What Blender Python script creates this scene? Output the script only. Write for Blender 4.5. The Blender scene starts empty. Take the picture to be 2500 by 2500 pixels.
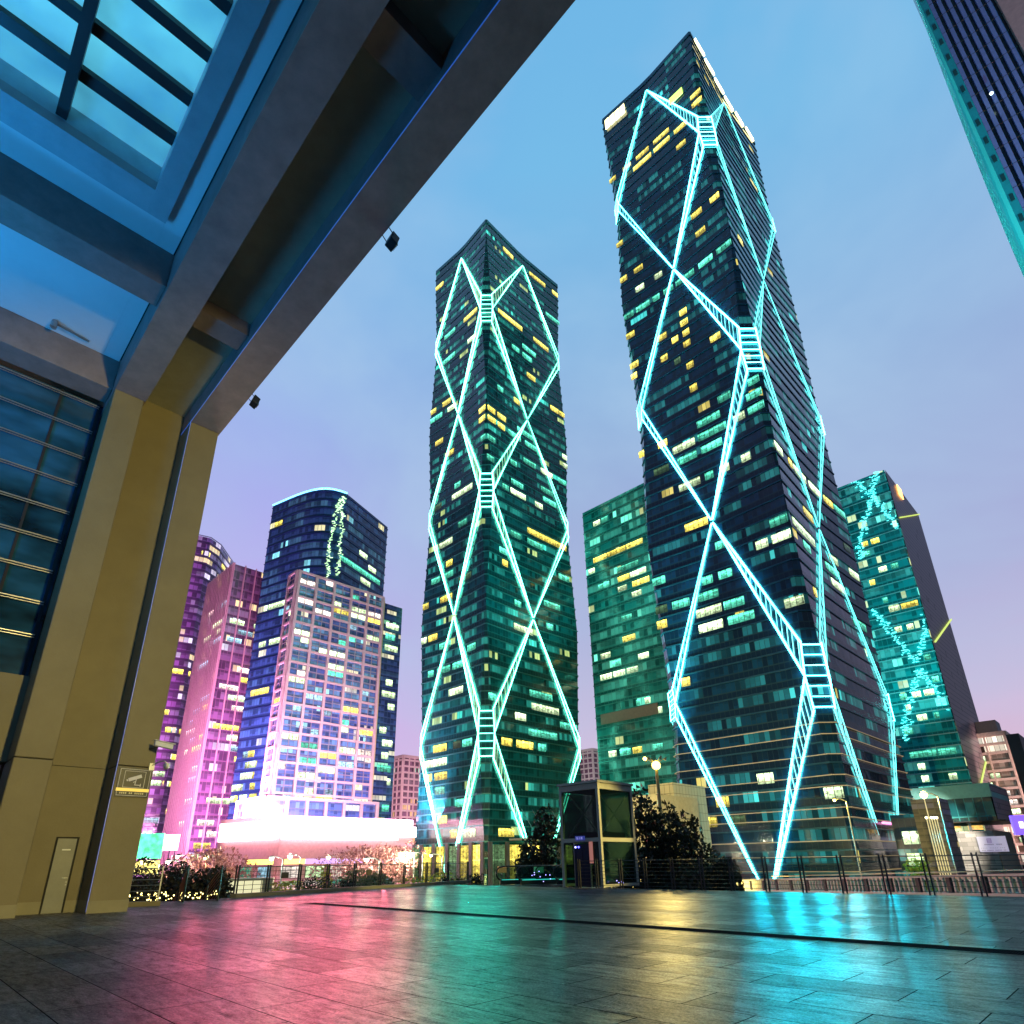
import bpy, math, random
from mathutils import Vector, Matrix
random.seed(7)
Q = math.sqrt(2)
sc = bpy.context.scene
COL = sc.collection
# ------------------------------------------------------------------ survey of the photograph (focal 1492 px on 2500)
F, CX, CY, TH, RO, H = 1492., 1250., 1527., math.atan(576/1492.), math.radians(.92), 1.3
def ray(px, py):
    x = (px-CX)/F; y = (CY-py)/F
    a = x*math.cos(RO)+y*math.sin(RO); b = -x*math.sin(RO)+y*math.cos(RO)
    return (a, math.cos(TH)-b*math.sin(TH), math.sin(TH)+b*math.cos(TH))
def at(px, py, d):
    r = ray(px, py); k = d/math.hypot(r[0], r[1]); return Vector((r[0]*k, r[1]*k, r[2]*k+H))
def atz(px, py, z):
    r = ray(px, py); k = (z-H)/r[2]; return Vector((r[0]*k, r[1]*k, z))
def onT(px, py, t):
    r = ray(px, py); k = t*Q/(r[0]+r[1]); return Vector((r[0]*k, r[1]*k, r[2]*k+H))
def onS(px, py, s):
    r = ray(px, py); k = s*Q/(r[0]-r[1]); return Vector((r[0]*k, r[1]*k, r[2]*k+H))
def ST(s, t, z=0.): return Vector(((s+t)/Q, (t-s)/Q, z))
def sof(p): return (p[0]-p[1])/Q
def tof(p): return (p[0]+p[1])/Q
def azp(px, py=2000):
    r = ray(px, py); return math.atan2(r[0], r[1])
DS = Vector((1, -1, 0))/Q      # +s direction
DT = Vector((1, 1, 0))/Q       # +t direction
UP = Vector((0, 0, 1))
# ------------------------------------------------------------------ object helpers
def tag(o, label, cat, group=None, kind=None):
    o['label'] = label
    if cat: o['category'] = cat
    if group: o['group'] = group
    if kind: o['kind'] = kind
    return o
def empty(name, loc, label, cat, group=None):
    o = bpy.data.objects.new(name, None); COL.objects.link(o); o.location = loc
    o.empty_display_size = .5
    return tag(o, label, cat, group)
def wloc(o):
    v = Vector((0, 0, 0))
    while o: v += Vector(o.location); o = o.parent
    return v
class MB:
    def __init__(s): s.v = []; s.f = []; s.uv = []; s.sm = False
    def quad(s, a, b, c, d, uv=None):
        n = len(s.v); s.v += [Vector(a), Vector(b), Vector(c), Vector(d)]; s.f.append((n, n+1, n+2, n+3))
        s.uv += uv if uv else [(0, 0), (1, 0), (1, 1), (0, 1)]
    def tri(s, a, b, c):
        n = len(s.v); s.v += [Vector(a), Vector(b), Vector(c)]; s.f.append((n, n+1, n+2)); s.uv += [(0, 0), (1, 0), (1, 1)]
    def ngon(s, pts):
        n = len(s.v); s.v += [Vector(p) for p in pts]; s.f.append(tuple(range(n, n+len(pts)))); s.uv += [(p[0], p[1]) for p in pts]
    def hexa(s, o, ux, uy, uz):
        """box from corner o with edge vectors; uv in metres"""
        o, ux, uy, uz = Vector(o), Vector(ux), Vector(uy), Vector(uz)
        if ux.cross(uy).dot(uz) < 0: o = o+ux; ux = -ux
        P = lambda a, b, c: o+ux*a+uy*b+uz*c
        lx, ly, lz = ux.length, uy.length, uz.length
        def q(a, b, c, d, w, h): s.quad(a, b, c, d, [(0, o.z if h == lz else 0), (w, o.z if h == lz else 0), (w, (o.z if h == lz else 0)+h), (0, (o.z if h == lz else 0)+h)])
        q(P(0,0,0), P(1,0,0), P(1,0,1), P(0,0,1), lx, lz)
        q(P(1,0,0), P(1,1,0), P(1,1,1), P(1,0,1), ly, lz)
        q(P(1,1,0), P(0,1,0), P(0,1,1), P(1,1,1), lx, lz)
        q(P(0,1,0), P(0,0,0), P(0,0,1), P(0,1,1), ly, lz)
        q(P(0,0,1), P(1,0,1), P(1,1,1), P(0,1,1), lx, ly)
        q(P(0,1,0), P(1,1,0), P(1,0,0), P(0,0,0), lx, ly)
        return s
    def st(s, s0, s1, t0, t1, z0, z1):
        return s.hexa(ST(s0, t0, z0), DS*(s1-s0), DT*(t1-t0), UP*(z1-z0))
    def box(s, c, dx, dy, dz, ang=0.):
        ex = Vector((math.cos(ang), math.sin(ang), 0)); ey = Vector((-math.sin(ang), math.cos(ang), 0))
        return s.hexa(Vector(c)-ex*dx/2-ey*dy/2-UP*dz/2, ex*dx, ey*dy, UP*dz)
    def tube(s, p, q, r, n=6, r2=None, cap=True):
        p, q = Vector(p), Vector(q); r2 = r if r2 is None else r2
        d = (q-p)
        if d.length < 1e-6: return s
        d.normalize(); a = d.orthogonal().normalized(); b = d.cross(a)
        A = [p+(a*math.cos(2*math.pi*i/n)+b*math.sin(2*math.pi*i/n))*r for i in range(n)]
        B = [q+(a*math.cos(2*math.pi*i/n)+b*math.sin(2*math.pi*i/n))*r2 for i in range(n)]
        for i in range(n):
            j = (i+1) % n; s.quad(A[i], A[j], B[j], B[i])
        if cap: s.ngon(A[::-1]); s.ngon(B)
        return s
    def ball(s, c, r, nu=10, nv=6):
        c = Vector(c)
        P = lambda i, j: c+Vector((math.cos(2*math.pi*i/nu)*math.sin(math.pi*j/nv), math.sin(2*math.pi*i/nu)*math.sin(math.pi*j/nv), -math.cos(math.pi*j/nv)))*r
        for j in range(nv):
            for i in range(nu):
                if j == 0: s.tri(P(0, 0), P(i+1, 1), P(i, 1))
                elif j == nv-1: s.tri(P(i, j), P(i+1, j), P(0, nv))
                else: s.quad(P(i, j), P(i+1, j), P(i+1, j+1), P(i, j+1))
        s.sm = True; return s
    def build(s, name, mat, parent=None, weld=False, bevel=0):
        me = bpy.data.meshes.new(name)
        off = wloc(parent) if parent else Vector((0, 0, 0))
        me.from_pydata([tuple(v-off) for v in s.v], [], s.f)
        uvl = me.uv_layers.new(name='UVMap')
        k = 0
        flat = [c for uv in s.uv for c in uv]
        uvl.data.foreach_set('uv', flat)
        me.materials.append(mat)
        o = bpy.data.objects.new(name, me); COL.objects.link(o)
        if parent: o.parent = parent
        if s.sm:
            for p in me.polygons: p.use_smooth = True
        if bevel:
            m = o.modifiers.new('bv', 'BEVEL'); m.width = bevel; m.segments = 2; m.limit_method = 'ANGLE'
            w = o.modifiers.new('wd', 'WELD'); w.merge_threshold = 1e-4
            o.modifiers.move(1, 0)
        me.validate(); me.update()
        return o
# ------------------------------------------------------------------ materials
class N:
    def __init__(s, name):
        s.m = bpy.data.materials.new(name); s.m.use_nodes = True; s.t = s.m.node_tree; s.t.nodes.clear()
        s.out = s.t.nodes.new('ShaderNodeOutputMaterial')
    def n(s, ty, **kw):
        nd = s.t.nodes.new(ty)
        for k, v in kw.items():
            if k == 'i':
                for kk, vv in v.items():
                    if hasattr(vv, 'is_linked') or isinstance(vv, bpy.types.NodeSocket): s.t.links.new(vv, nd.inputs[kk])
                    else: nd.inputs[kk].default_value = vv
            else: setattr(nd, k, v)
        return nd
    def l(s, a, b): s.t.links.new(a, b)
    def math(s, op, a, b=0., c=None):
        i = {0: a, 1: b}
        if c is not None: i[2] = c
        return s.n('ShaderNodeMath', operation=op, i=i).outputs[0]
    def mix(s, f, a, b, bt='MIX'):
        nd = s.n('ShaderNodeMix', data_type='RGBA', blend_type=bt)
        for k, v in ((0, f), (6, a), (7, b)):
            if isinstance(v, bpy.types.NodeSocket): s.l(v, nd.inputs[k])
            else: nd.inputs[k].default_value = v
        return nd.outputs[2]
    def ramp(s, f, stops, interp='LINEAR'):
        nd = s.n('ShaderNodeValToRGB'); s.l(f, nd.inputs[0]); cr = nd.color_ramp; cr.interpolation = interp
        while len(cr.elements) < len(stops): cr.elements.new(.5)
        for e, (p, c) in zip(cr.elements, stops): e.position = p; e.color = c if len(c) == 4 else (*c, 1)
        return nd.outputs[0]
    def uv(s): return s.n('ShaderNodeUVMap').outputs[0]
    def geo(s): return s.n('ShaderNodeNewGeometry').outputs['Position']
    def obj(s): return s.n('ShaderNodeTexCoord').outputs['Object']
    def fin(s, sh): s.l(sh, s.out.inputs[0]); return s.m
def C4(c): return (*c, 1) if len(c) == 3 else c
def paint(name, col, rough=.6, metal=0., var=.12, scale=1.5, bump=.15, spec=.5, bscale=30):
    k = N(name)
    p = k.geo()
    nz = k.n('ShaderNodeTexNoise', i={'Vector': p, 'Scale': scale, 'Detail': 6., 'Roughness': .65}).outputs[0]
    nz2 = k.n('ShaderNodeTexNoise', i={'Vector': p, 'Scale': bscale, 'Detail': 3.}).outputs[0]
    f = k.n('ShaderNodeMapRange', i={'Value': nz, 'From Min': .3, 'From Max': .7, 'To Min': 1-var, 'To Max': 1+var}).outputs[0]
    hs = k.n('ShaderNodeHueSaturation', i={'Color': C4(col), 'Value': f}).outputs[0]
    r = k.math('MULTIPLY_ADD', nz2, .15, rough-.07)
    b = k.n('ShaderNodeBump', i={'Strength': bump, 'Distance': .02, 'Height': nz2}).outputs[0]
    pr = k.n('ShaderNodeBsdfPrincipled', i={'Base Color': hs, 'Roughness': r, 'Metallic': metal, 'Normal': b, 'Specular IOR Level': spec})
    return k.fin(pr.outputs[0])
def emit(name, col, st, var=0., base=None):
    k = N(name)
    if var:
        nz = k.n('ShaderNodeTexNoise', i={'Vector': k.geo(), 'Scale': var, 'Detail': 3.}).outputs[0]
        s_ = k.n('ShaderNodeMapRange', i={'Value': nz, 'From Min': .35, 'From Max': .65, 'To Min': st*.5, 'To Max': st*1.4}).outputs[0]
    else: s_ = st
    pr = k.n('ShaderNodeBsdfPrincipled', i={'Base Color': (.3, .3, .3, 1), 'Roughness': .5, 'Emission Color': C4(col), 'Emission Strength': s_})
    return k.fin(pr.outputs[0])
def lit(name, col, st, mull=1.4):
    """an occupied office seen through its window: ceiling brighter, blinds and furniture uneven, mullions"""
    k = N(name); uv = k.uv()
    sx = k.n('ShaderNodeSeparateXYZ', i={0: uv}); u, v = sx.outputs[0], sx.outputs[1]
    m = k.math('GREATER_THAN', k.math('FRACT', k.math('DIVIDE', u, mull)), .1)
    oi = k.n('ShaderNodeObjectInfo').outputs['Random']
    vec = k.n('ShaderNodeCombineXYZ', i={0: k.math('MULTIPLY', u, .9), 1: k.math('MULTIPLY', v, 1.6), 2: k.math('MULTIPLY', oi, 50.)}).outputs[0]
    nz = k.n('ShaderNodeTexNoise', i={'Vector': vec, 'Scale': 1., 'Detail': 4., 'Roughness': .7}).outputs[0]
    a = k.n('ShaderNodeMapRange', i={'Value': nz, 'From Min': .32, 'From Max': .68, 'To Min': .12, 'To Max': 1.4}).outputs[0]
    pane = k.n('ShaderNodeTexWhiteNoise', noise_dimensions='2D', i={'Vector': k.n('ShaderNodeCombineXYZ', i={0: k.math('FLOOR', k.math('DIVIDE', u, mull)), 1: k.math('MULTIPLY', oi, 99.)}).outputs[0]}).outputs[0]
    a = k.math('MULTIPLY', a, k.math('MULTIPLY_ADD', pane, .6, .55))
    a = k.math('MULTIPLY', a, k.n('ShaderNodeMapRange', i={'Value': v, 'From Min': .2, 'From Max': 1.7, 'To Min': .5, 'To Max': 1.35}).outputs[0])
    a = k.math('ADD', a, k.math('MULTIPLY', k.math('LESS_THAN', k.math('ABSOLUTE', k.math('SUBTRACT', v, 1.75)), .14), .7))
    o2 = k.math('MULTIPLY_ADD', oi, .9, .45)
    s_ = k.math('MULTIPLY', k.math('MULTIPLY', k.math('MULTIPLY', a, o2), st), k.math('MULTIPLY_ADD', m, .92, .08))
    pr = k.n('ShaderNodeBsdfPrincipled', i={'Base Color': (.02, .02, .02, 1), 'Roughness': .15, 'Emission Color': C4(col), 'Emission Strength': s_})
    return k.fin(pr.outputs[0])
def facade(name, glass, frame, fh=4.2, pw=1.5, spand=.28, dens=.05, seg=4, cols=((1., .7, .2), (.25, 1., .6)), est=1.2, rough=.12, z0=-6., glow=.0, diff=None, wav=.35, seed=0., dim=.35):
    """curtain wall: panes, spandrels, mullions, lit offices in runs, slightly uneven glass"""
    k = N(name); uv = k.uv()
    sx = k.n('ShaderNodeSeparateXYZ', i={0: uv}); u = sx.outputs[0]; v = k.math('SUBTRACT', sx.outputs[1], z0)
    fu = k.math('DIVIDE', u, pw); fv = k.math('DIVIDE', v, fh)
    iu, iv = k.math('FLOOR', fu), k.math('FLOOR', fv); xu, xv = k.math('FRACT', fu), k.math('FRACT', fv)
    mul = k.math('LESS_THAN', xu, .09)
    sp = k.math('LESS_THAN', xv, spand)
    hl = k.math('LESS_THAN', k.math('ABSOLUTE', k.math('SUBTRACT', xv, spand)), .035)
    wn = lambda a, b, c: k.n('ShaderNodeTexWhiteNoise', noise_dimensions='3D', i={'Vector': k.n('ShaderNodeCombineXYZ', i={0: a, 1: b, 2: c}).outputs[0]})
    pane = wn(iu, iv, seed).outputs[0]
    sg = wn(k.math('FLOOR', k.math('DIVIDE', iu, float(seg))), iv, seed+3.3)
    sgb = wn(k.math('FLOOR', k.math('DIVIDE', iu, 7.)), iv, seed+9.1).outputs[0]
    blind = k.math('LESS_THAN', xv, k.math('MULTIPLY_ADD', pane, .6, .35))
    g = k.mix(k.math('MULTIPLY', pane, .8), C4([c*.5 for c in glass]), C4([c*1.7 for c in glass]))
    g = k.mix(k.math('MULTIPLY', blind, .35), g, C4([c*2.4 for c in glass]))
    g = k.mix(sp, g, C4([c*.6 for c in glass]))
    fr = k.math('MAXIMUM', mul, hl)
    g = k.mix(k.math('MULTIPLY', fr, .8), g, C4(frame))
    on = k.math('MULTIPLY', k.math('GREATER_THAN', sg.outputs[0], 1-dens), k.math('GREATER_THAN', pane, .2))
    on = k.math('MULTIPLY', on, k.math('SUBTRACT', 1., k.math('MAXIMUM', sp, fr)))
    onb = k.math('MULTIPLY', k.math('GREATER_THAN', sgb, .62), k.math('SUBTRACT', 1., k.math('MAXIMUM', sp, fr)))
    ec = k.mix(k.math('GREATER_THAN', sgb, .55), C4(cols[0]), C4(cols[1]))
    es = k.math('MULTIPLY', k.math('MULTIPLY', on, k.math('MULTIPLY_ADD', pane, .9, .3)), est)
    es = k.math('ADD', es, k.math('MULTIPLY', k.math('MULTIPLY', onb, pane), dim*.16))
    wv = k.n('ShaderNodeTexNoise', i={'Vector': uv, 'Scale': wav, 'Detail': 2., 'Distortion': .6}).outputs[0]
    wv2 = k.math('ADD', wv, k.math('MULTIPLY', pane, .06))
    b = k.n('ShaderNodeBump', i={'Strength': .35, 'Distance': .12, 'Height': wv2}).outputs[0]
    rr = k.math('MULTIPLY_ADD', sp, .12, rough)
    pr = k.n('ShaderNodeBsdfPrincipled', i={'Base Color': g, 'Roughness': rr, 'IOR': 1.6, 'Normal': b, 'Emission Color': ec, 'Emission Strength': es})
    return k.fin(pr.outputs[0])
M = {}
M['win_y'] = lit('warm_office_light', (1., .80, .12), 2.5)
M['win_g'] = lit('green_office_light', (.13, .95, .62), 1.5)
M['win_w'] = lit('white_office_light', (.75, 1., .55), 2.6)
M['win_d'] = lit('dim_office_light', (.25, .5, .22), .45)
M['win_c'] = lit('cool_office_light', (.45, .8, 1.), 1.4)
M['win_p'] = lit('pink_white_office_light', (1., .85, .75), 2.2)
M['led_cyan'] = emit('cyan_led_tube', (.095, 1., .98), 13., var=.06)
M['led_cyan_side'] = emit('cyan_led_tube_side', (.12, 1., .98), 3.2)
M['led_cyan_dim'] = emit('cyan_led_bar', (.22, .95, 1.), 1.9, var=.35)
M['led_green'] = emit('green_led_tube', (.15, 1., .66), 10., var=.06)
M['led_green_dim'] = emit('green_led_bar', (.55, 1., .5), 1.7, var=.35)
M['led_pink'] = emit('pink_led_bar', (1., .35, .75), 2.0)
M['roof_light'] = emit('roof_floodlight', (1., .86, .38), 4.5)
M['screen'] = emit('pink_white_led_screen', (1., .62, .62), 7.)
M['steel_dark'] = paint('dark_painted_steel', (.03, .03, .032), .4, .3)
M['steel'] = paint('brushed_steel', (.32, .33, .33), .35, .8)
M['black'] = paint('black_rubber', (.012, .012, .014), .45)
M['concrete'] = paint('pale_stone_cladding', (.155, .13, .072), .62, var=.1, scale=.7, bump=.25, bscale=18)
M['beamc'] = paint('canopy_soffit_cladding', (.19, .145, .135), .58, var=.22, scale=1.3, bump=.2, bscale=9)
M['white_clad'] = paint('white_metal_cladding', (.62, .63, .64), .5, var=.06, scale=.5)
M['joint'] = paint('dark_joint', (.01, .01, .012), .8)
# ------------------------------------------------------------------ setting : plaza, street, road
def plaza_mat():
    k = N('honed_granite_paving'); p = k.geo()
    sp = k.n('ShaderNodeSeparateXYZ', i={0: p})
    s_ = k.math('MULTIPLY', k.math('SUBTRACT', sp.outputs[0], sp.outputs[1]), 1/Q)
    t_ = k.math('SUBTRACT', k.math('MULTIPLY', k.math('ADD', sp.outputs[0], sp.outputs[1]), 1/Q), 1.59)
    vec = k.n('ShaderNodeCombineXYZ', i={0: s_, 1: t_}).outputs[0]
    br = k.n('ShaderNodeTexBrick', offset=.5, squash=1., i={'Vector': vec, 'Color1': (.055, .053, .055, 1), 'Color2': (.12, .117, .117, 1), 'Mortar': (.006, .006, .006, 1), 'Scale': 1., 'Mortar Size': .008, 'Mortar Smooth': .3, 'Brick Width': 1.48, 'Row Height': .72})
    n1 = k.n('ShaderNodeTexNoise', i={'Vector': p, 'Scale': .5, 'Detail': 7., 'Roughness': .7}).outputs[0]
    n2 = k.n('ShaderNodeTexNoise', i={'Vector': p, 'Scale': 32., 'Detail': 6., 'Roughness': .85}).outputs[0]
    st = k.n('ShaderNodeTexNoise', i={'Vector': k.n('ShaderNodeVectorMath', operation='MULTIPLY', i={0: vec, 1: (1.2, 5., 1.)}).outputs[0], 'Scale': 1.6, 'Detail': 6., 'Roughness': .75}).outputs[0]
    c = k.mix(1., br.outputs[0], k.ramp(n1, [(.28, (.42, .42, .42)), (.5, (.9, .9, .9)), (.72, (1.45, 1.45, 1.4))]), 'MULTIPLY')
    c = k.mix(1., c, k.ramp(n2, [(.3, (.2, .2, .2)), (.5, (.95, .95, .95)), (.68, (2.4, 2.4, 2.4))]), 'MULTIPLY')
    c = k.mix(1., c, k.ramp(st, [(.3, (.6, .6, .6)), (.7, (1.35, 1.35, 1.35))]), 'MULTIPLY')
    r = k.n('ShaderNodeMapRange', i={'Value': k.math('ADD', k.math('MULTIPLY', st, .6), k.math('MULTIPLY', n1, .4)), 'From Min': .3, 'From Max': .7, 'To Min': .25, 'To Max': .46}).outputs[0]
    r = k.math('MAXIMUM', r, k.math('MULTIPLY', br.outputs[1], .95))
    n3 = k.n('ShaderNodeTexNoise', i={'Vector': k.n('ShaderNodeVectorMath', operation='MULTIPLY', i={0: vec, 1: (1., 2.2, 1.)}).outputs[0], 'Scale': 4.5, 'Detail': 5., 'Roughness': .7}).outputs[0]
    h = k.math('ADD', k.math('MULTIPLY_ADD', n3, 1.6, k.math('MULTIPLY', n2, .35)), k.math('MULTIPLY', k.math('SUBTRACT', 1., br.outputs[1]), 1.0))
    b = k.n('ShaderNodeBump', i={'Strength': .8, 'Distance': .008, 'Height': h}).outputs[0]
    tile = k.math('FRACT', k.math('MULTIPLY', k.n('ShaderNodeSeparateColor', i={0: br.outputs[0]}).outputs[0], 61.7))
    sp_ = k.n('ShaderNodeMapRange', i={'Value': k.math('ADD', k.math('ADD', k.math('MULTIPLY', st, .45), k.math('MULTIPLY', n2, .35)), k.math('MULTIPLY', n3, .35)), 'From Min': .46, 'From Max': .70, 'To Min': .0, 'To Max': 1.}).outputs[0]
    sp_ = k.math('MULTIPLY', sp_, k.math('MULTIPLY_ADD', tile, .7, .5))
    sp_ = k.math('MULTIPLY', sp_, k.math('SUBTRACT', 1., br.outputs[1]))
    pr = k.n('ShaderNodeBsdfPrincipled', i={'Base Color': c, 'Roughness': r, 'Normal': b, 'IOR': 1.55})
    df = k.n('ShaderNodeBsdfDiffuse', i={0: c, 'Normal': b})
    return k.fin(k.n('ShaderNodeMixShader', i={0: k.math('MINIMUM', 1., k.math('MULTIPLY_ADD', sp_, .95, .12)), 1: df.outputs[0], 2: pr.outputs[0]}).outputs[0])
M['plaza'] = plaza_mat()
M['asphalt'] = paint('asphalt', (.045, .045, .05), .6, var=.3, scale=.2)
PC = Vector((-4.75, 42.2, 0))                 # far corner of the plaza
def st_v(s, t): return ST(s, t, 0)
TE = 26.4
poly = [st_v(-40, -40), st_v(60, -40), st_v(60, TE), PC, Vector((-13.0, 28.0, 0)), Vector((-15.6, 24.2, 0)), Vector((-40, 30, 0))]
m = MB(); m.ngon([p for p in poly])
for i in range(len(poly)):
    a, b = poly[i], poly[(i+1) % len(poly)]
    m.quad(b, a, a-UP*1.2, b-UP*1.2)
o = m.build('plaza', M['plaza']); o['kind'] = 'structure'
m = MB(); m.quad((-1000, -200, -6), (1000, -200, -6), (1000, 1300, -6), (-1000, 1300, -6))
o = m.build('street_ground', M['asphalt']); o['kind'] = 'structure'
# slotted drain across the plaza
k = N('slotted_steel_drain'); p = k.geo(); sp = k.n('ShaderNodeSeparateXYZ', i={0: p})
s_ = k.math('MULTIPLY', k.math('SUBTRACT', sp.outputs[0], sp.outputs[1]), 1/Q)
sl = k.math('LESS_THAN', k.math('FRACT', k.math('MULTIPLY', s_, 28.)), .45)
c = k.mix(sl, (.03, .03, .032, 1), (.003, .003, .003, 1))
pr = k.n('ShaderNodeBsdfDiffuse', i={0: c})
M['drain'] = k.fin(pr.outputs[0])
dr = empty('drain_channel', ST(-8, 11.8), 'long narrow dark slotted metal drain crossing the stone plaza', 'drain')
MB().st(-22.4, 16, 11.50, 12.04, -.02, .004).build('grate', M['drain'], dr)
m = MB(); m.st(-22.4, 16, 11.46, 11.498, -.02, .006); m.st(-22.4, 16, 12.042, 12.08, -.02, .006); m.build('edge_rail', M['steel_dark'], dr)
# ------------------------------------------------------------------ towers with folded diagrid facades
class Tower:
    """P near corner; face 0 right (along +t), 1 back right, 2 back, 3 left (seen, runs along s)"""
    def __init__(s, s0, t0, WL, WR, z0, z1, nodes=None, C=2.2, R=2.0):
        s.z0, s.z1, s.C, s.R, s.nodes = z0, z1, C, R, nodes
        s.c = [ST(s0, t0), ST(s0, t0+WR), ST(s0-WL, t0+WR), ST(s0-WL, t0)]
        s.e = [DT, -DS, -DT, DS]; s.n = [DS, DT, -DS, -DT]; s.W = [WR, WL, WR, WL]
        s.s0, s.t0 = s0, t0
    def t(s, z):
        if not s.nodes: return 0.
        a0, half = s.nodes
        x = ((z-a0)/half) % 2.
        return abs(1-x) if False else (1-x if x <= 1 else x-1)
    def brk(s, i, z):
        t = max(.02, min(.98, s.t(z))) if s.nodes else .5; W = s.W[i]
        if not s.nodes: return [(0, 0), (W, 0)]
        c = t*s.C
        uL = W/2+(s.C-W/2)*t; d = s.R*(1-t)
        return [(c, 0.), (uL, d), (W-uL, d), (W-c, 0.)]
    def pt(s, i, u, z, off=0.):
        b = s.brk(i, z); d = 0.
        if u <= b[0][0]: d = 0
        elif u >= b[-1][0]: d = 0
        else:
            for (a, da), (c, dc) in zip(b, b[1:]):
                if a <= u <= c:
                    d = da+(dc-da)*(u-a)/max(1e-6, c-a); break
        p = s.c[i]+s.e[i]*u-s.n[i]*(d-off); p.z = z; return p
    def ring(s, z, off=0.):
        out = []
        for i in range(4):
            for (u, d) in s.brk(i, z):
                p = s.c[i]+s.e[i]*u-s.n[i]*(d-off)
                if off and s.nodes is None: p = p+s.e[i]*(off if u > 0 else -off)
                elif off: p = p+s.e[i]*(off*.6 if u > s.W[i]/2 else -off*.6)
                p.z = z; out.append((p, u+i*100))
        return out
    def loft(s, m, zs, off=0.):
        R = [s.ring(z, off) for z in zs]
        n = len(R[0]); per = n//4
        for a in range(len(zs)-1):
            for j in range(n):
                k2 = (j+1) % n
                p0, u0 = R[a][j]; p1, u1 = R[a][k2]; p2, _ = R[a+1][k2]; p3, u3 = R[a+1][j]
                if (j+1) % per == 0: u1 = u0+(p1-p0).length
                u2 = R[a+1][k2][1] if (j+1) % per else u1
                m.quad(p0, p1, p2, p3, [(u0, zs[a]), (u1, zs[a]), (u2, zs[a+1]), (u3, zs[a+1])])
        return m
    def px(s, i, x, y):
        """pixel of the photograph -> (u, z) on the plane of a face"""
        p = onT(x, y, s.t0) if i == 3 else onS(x, y, s.s0)
        return ((p-s.c[i]).dot(s.e[i]), p.z)
def lit_window(T, root, i, u0, u1, z, h, mat, off=.12, fh=None):
    m = MB(); u0, u1 = max(.3, min(u0, u1)), min(T.W[i]-.3, max(u0, u1))
    if u1-u0 < .5: u1 = u0+.8
    cuts = [u0]+[b[0] for b in T.brk(i, z) if u0+.2 < b[0] < u1-.2]+[u1]
    P = [(u, T.pt(i, u, z, off), T.pt(i, u, z+h, off)) for u in cuts]
    for (ua, a0, a1), (ub, b0, b1) in zip(P, P[1:]):
        m.quad(a0, b0, b1, a1, [(ua, 0), (ub, 0), (ub, h), (ua, h)])
    n = T.n[i]*.1
    m.quad(P[0][1]-n, P[-1][1]-n, P[-1][1], P[0][1]); m.quad(P[0][2], P[-1][2], P[-1][2]-n, P[0][2]-n)
    m.quad(P[0][1], P[0][2], P[0][2]-n, P[0][1]-n); m.quad(P[-1][1]-n, P[-1][2]-n, P[-1][2], P[-1][1])
    return m.build('lit_window', mat, root)
def windows_from(T, root, picks, fh, spand=.28, limit=100):
    jobs = []
    for i, scale, ox, oy, lst in picks:
        for w in lst:
            x0, y0, x1, y1, c = w[:5]; nf = w[5] if len(w) > 5 else 1
            a = T.px(i, ox+x0*scale, oy+y0*scale); b = T.px(i, ox+x1*scale, oy+y1*scale)
            z = (a[1]+b[1])/2; f = math.floor((z-T.z0)/fh)
            jobs.append((abs(a[0]-b[0])*nf*(1/(1+abs(z)*.004)), i, min(a[0], b[0]), max(a[0], b[0]), T.z0+(f+spand)*fh+.1, c, nf))
    jobs.sort(key=lambda j: -j[0])
    mats = dict(y='win_y', g='win_g', w='win_w', d='win_d', c='win_c', p='win_p')
    used = set(); cnt = 0
    for _, i, u0, u1, z, c, nf in jobs:
        for q in range(nf):
            if cnt >= limit: return
            if z+q*fh+fh > T.z1: continue
            key = [(i, round(z+q*fh, 1), int(u)) for u in range(int(u0), int(u1)+1)]
            if any(kk in used for kk in key): u0 += .0; 
            if sum(kk in used for kk in key) > len(key)*.3: continue
            used.update(key)
            lit_window(T, root, i, u0, u1, z+q*fh, fh*(1-spand)*.74, M[mats[c]]); cnt += 1
def random_windows(T, root, faces, n, fh, spand, cols, seed, zr, wr=(2, 9), snap=1.5):
    rnd = random.Random(seed); used = set(); k_ = 0
    mats = dict(y='win_y', g='win_g', w='win_w', d='win_d', c='win_c', p='win_p')
    while k_ < n:
        i = rnd.choice(faces); f = rnd.randrange(int((zr[0]-T.z0)/fh), int((zr[1]-T.z0)/fh))
        w = round(rnd.uniform(*wr)/snap)*snap; u = round(rnd.uniform(1, max(1.2, T.W[i]-w-1))/snap)*snap
        key = {(i, f, int(q)) for q in range(int(u), int(u+w)+1)}
        k_ += 1
        if key & used: continue
        used |= key
        lit_window(T, root, i, u, u+max(w, snap)-.1, T.z0+(f+spand)*fh+.1, fh*(1-spand)*.74, M[mats[rnd.choice(cols)]])
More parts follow.
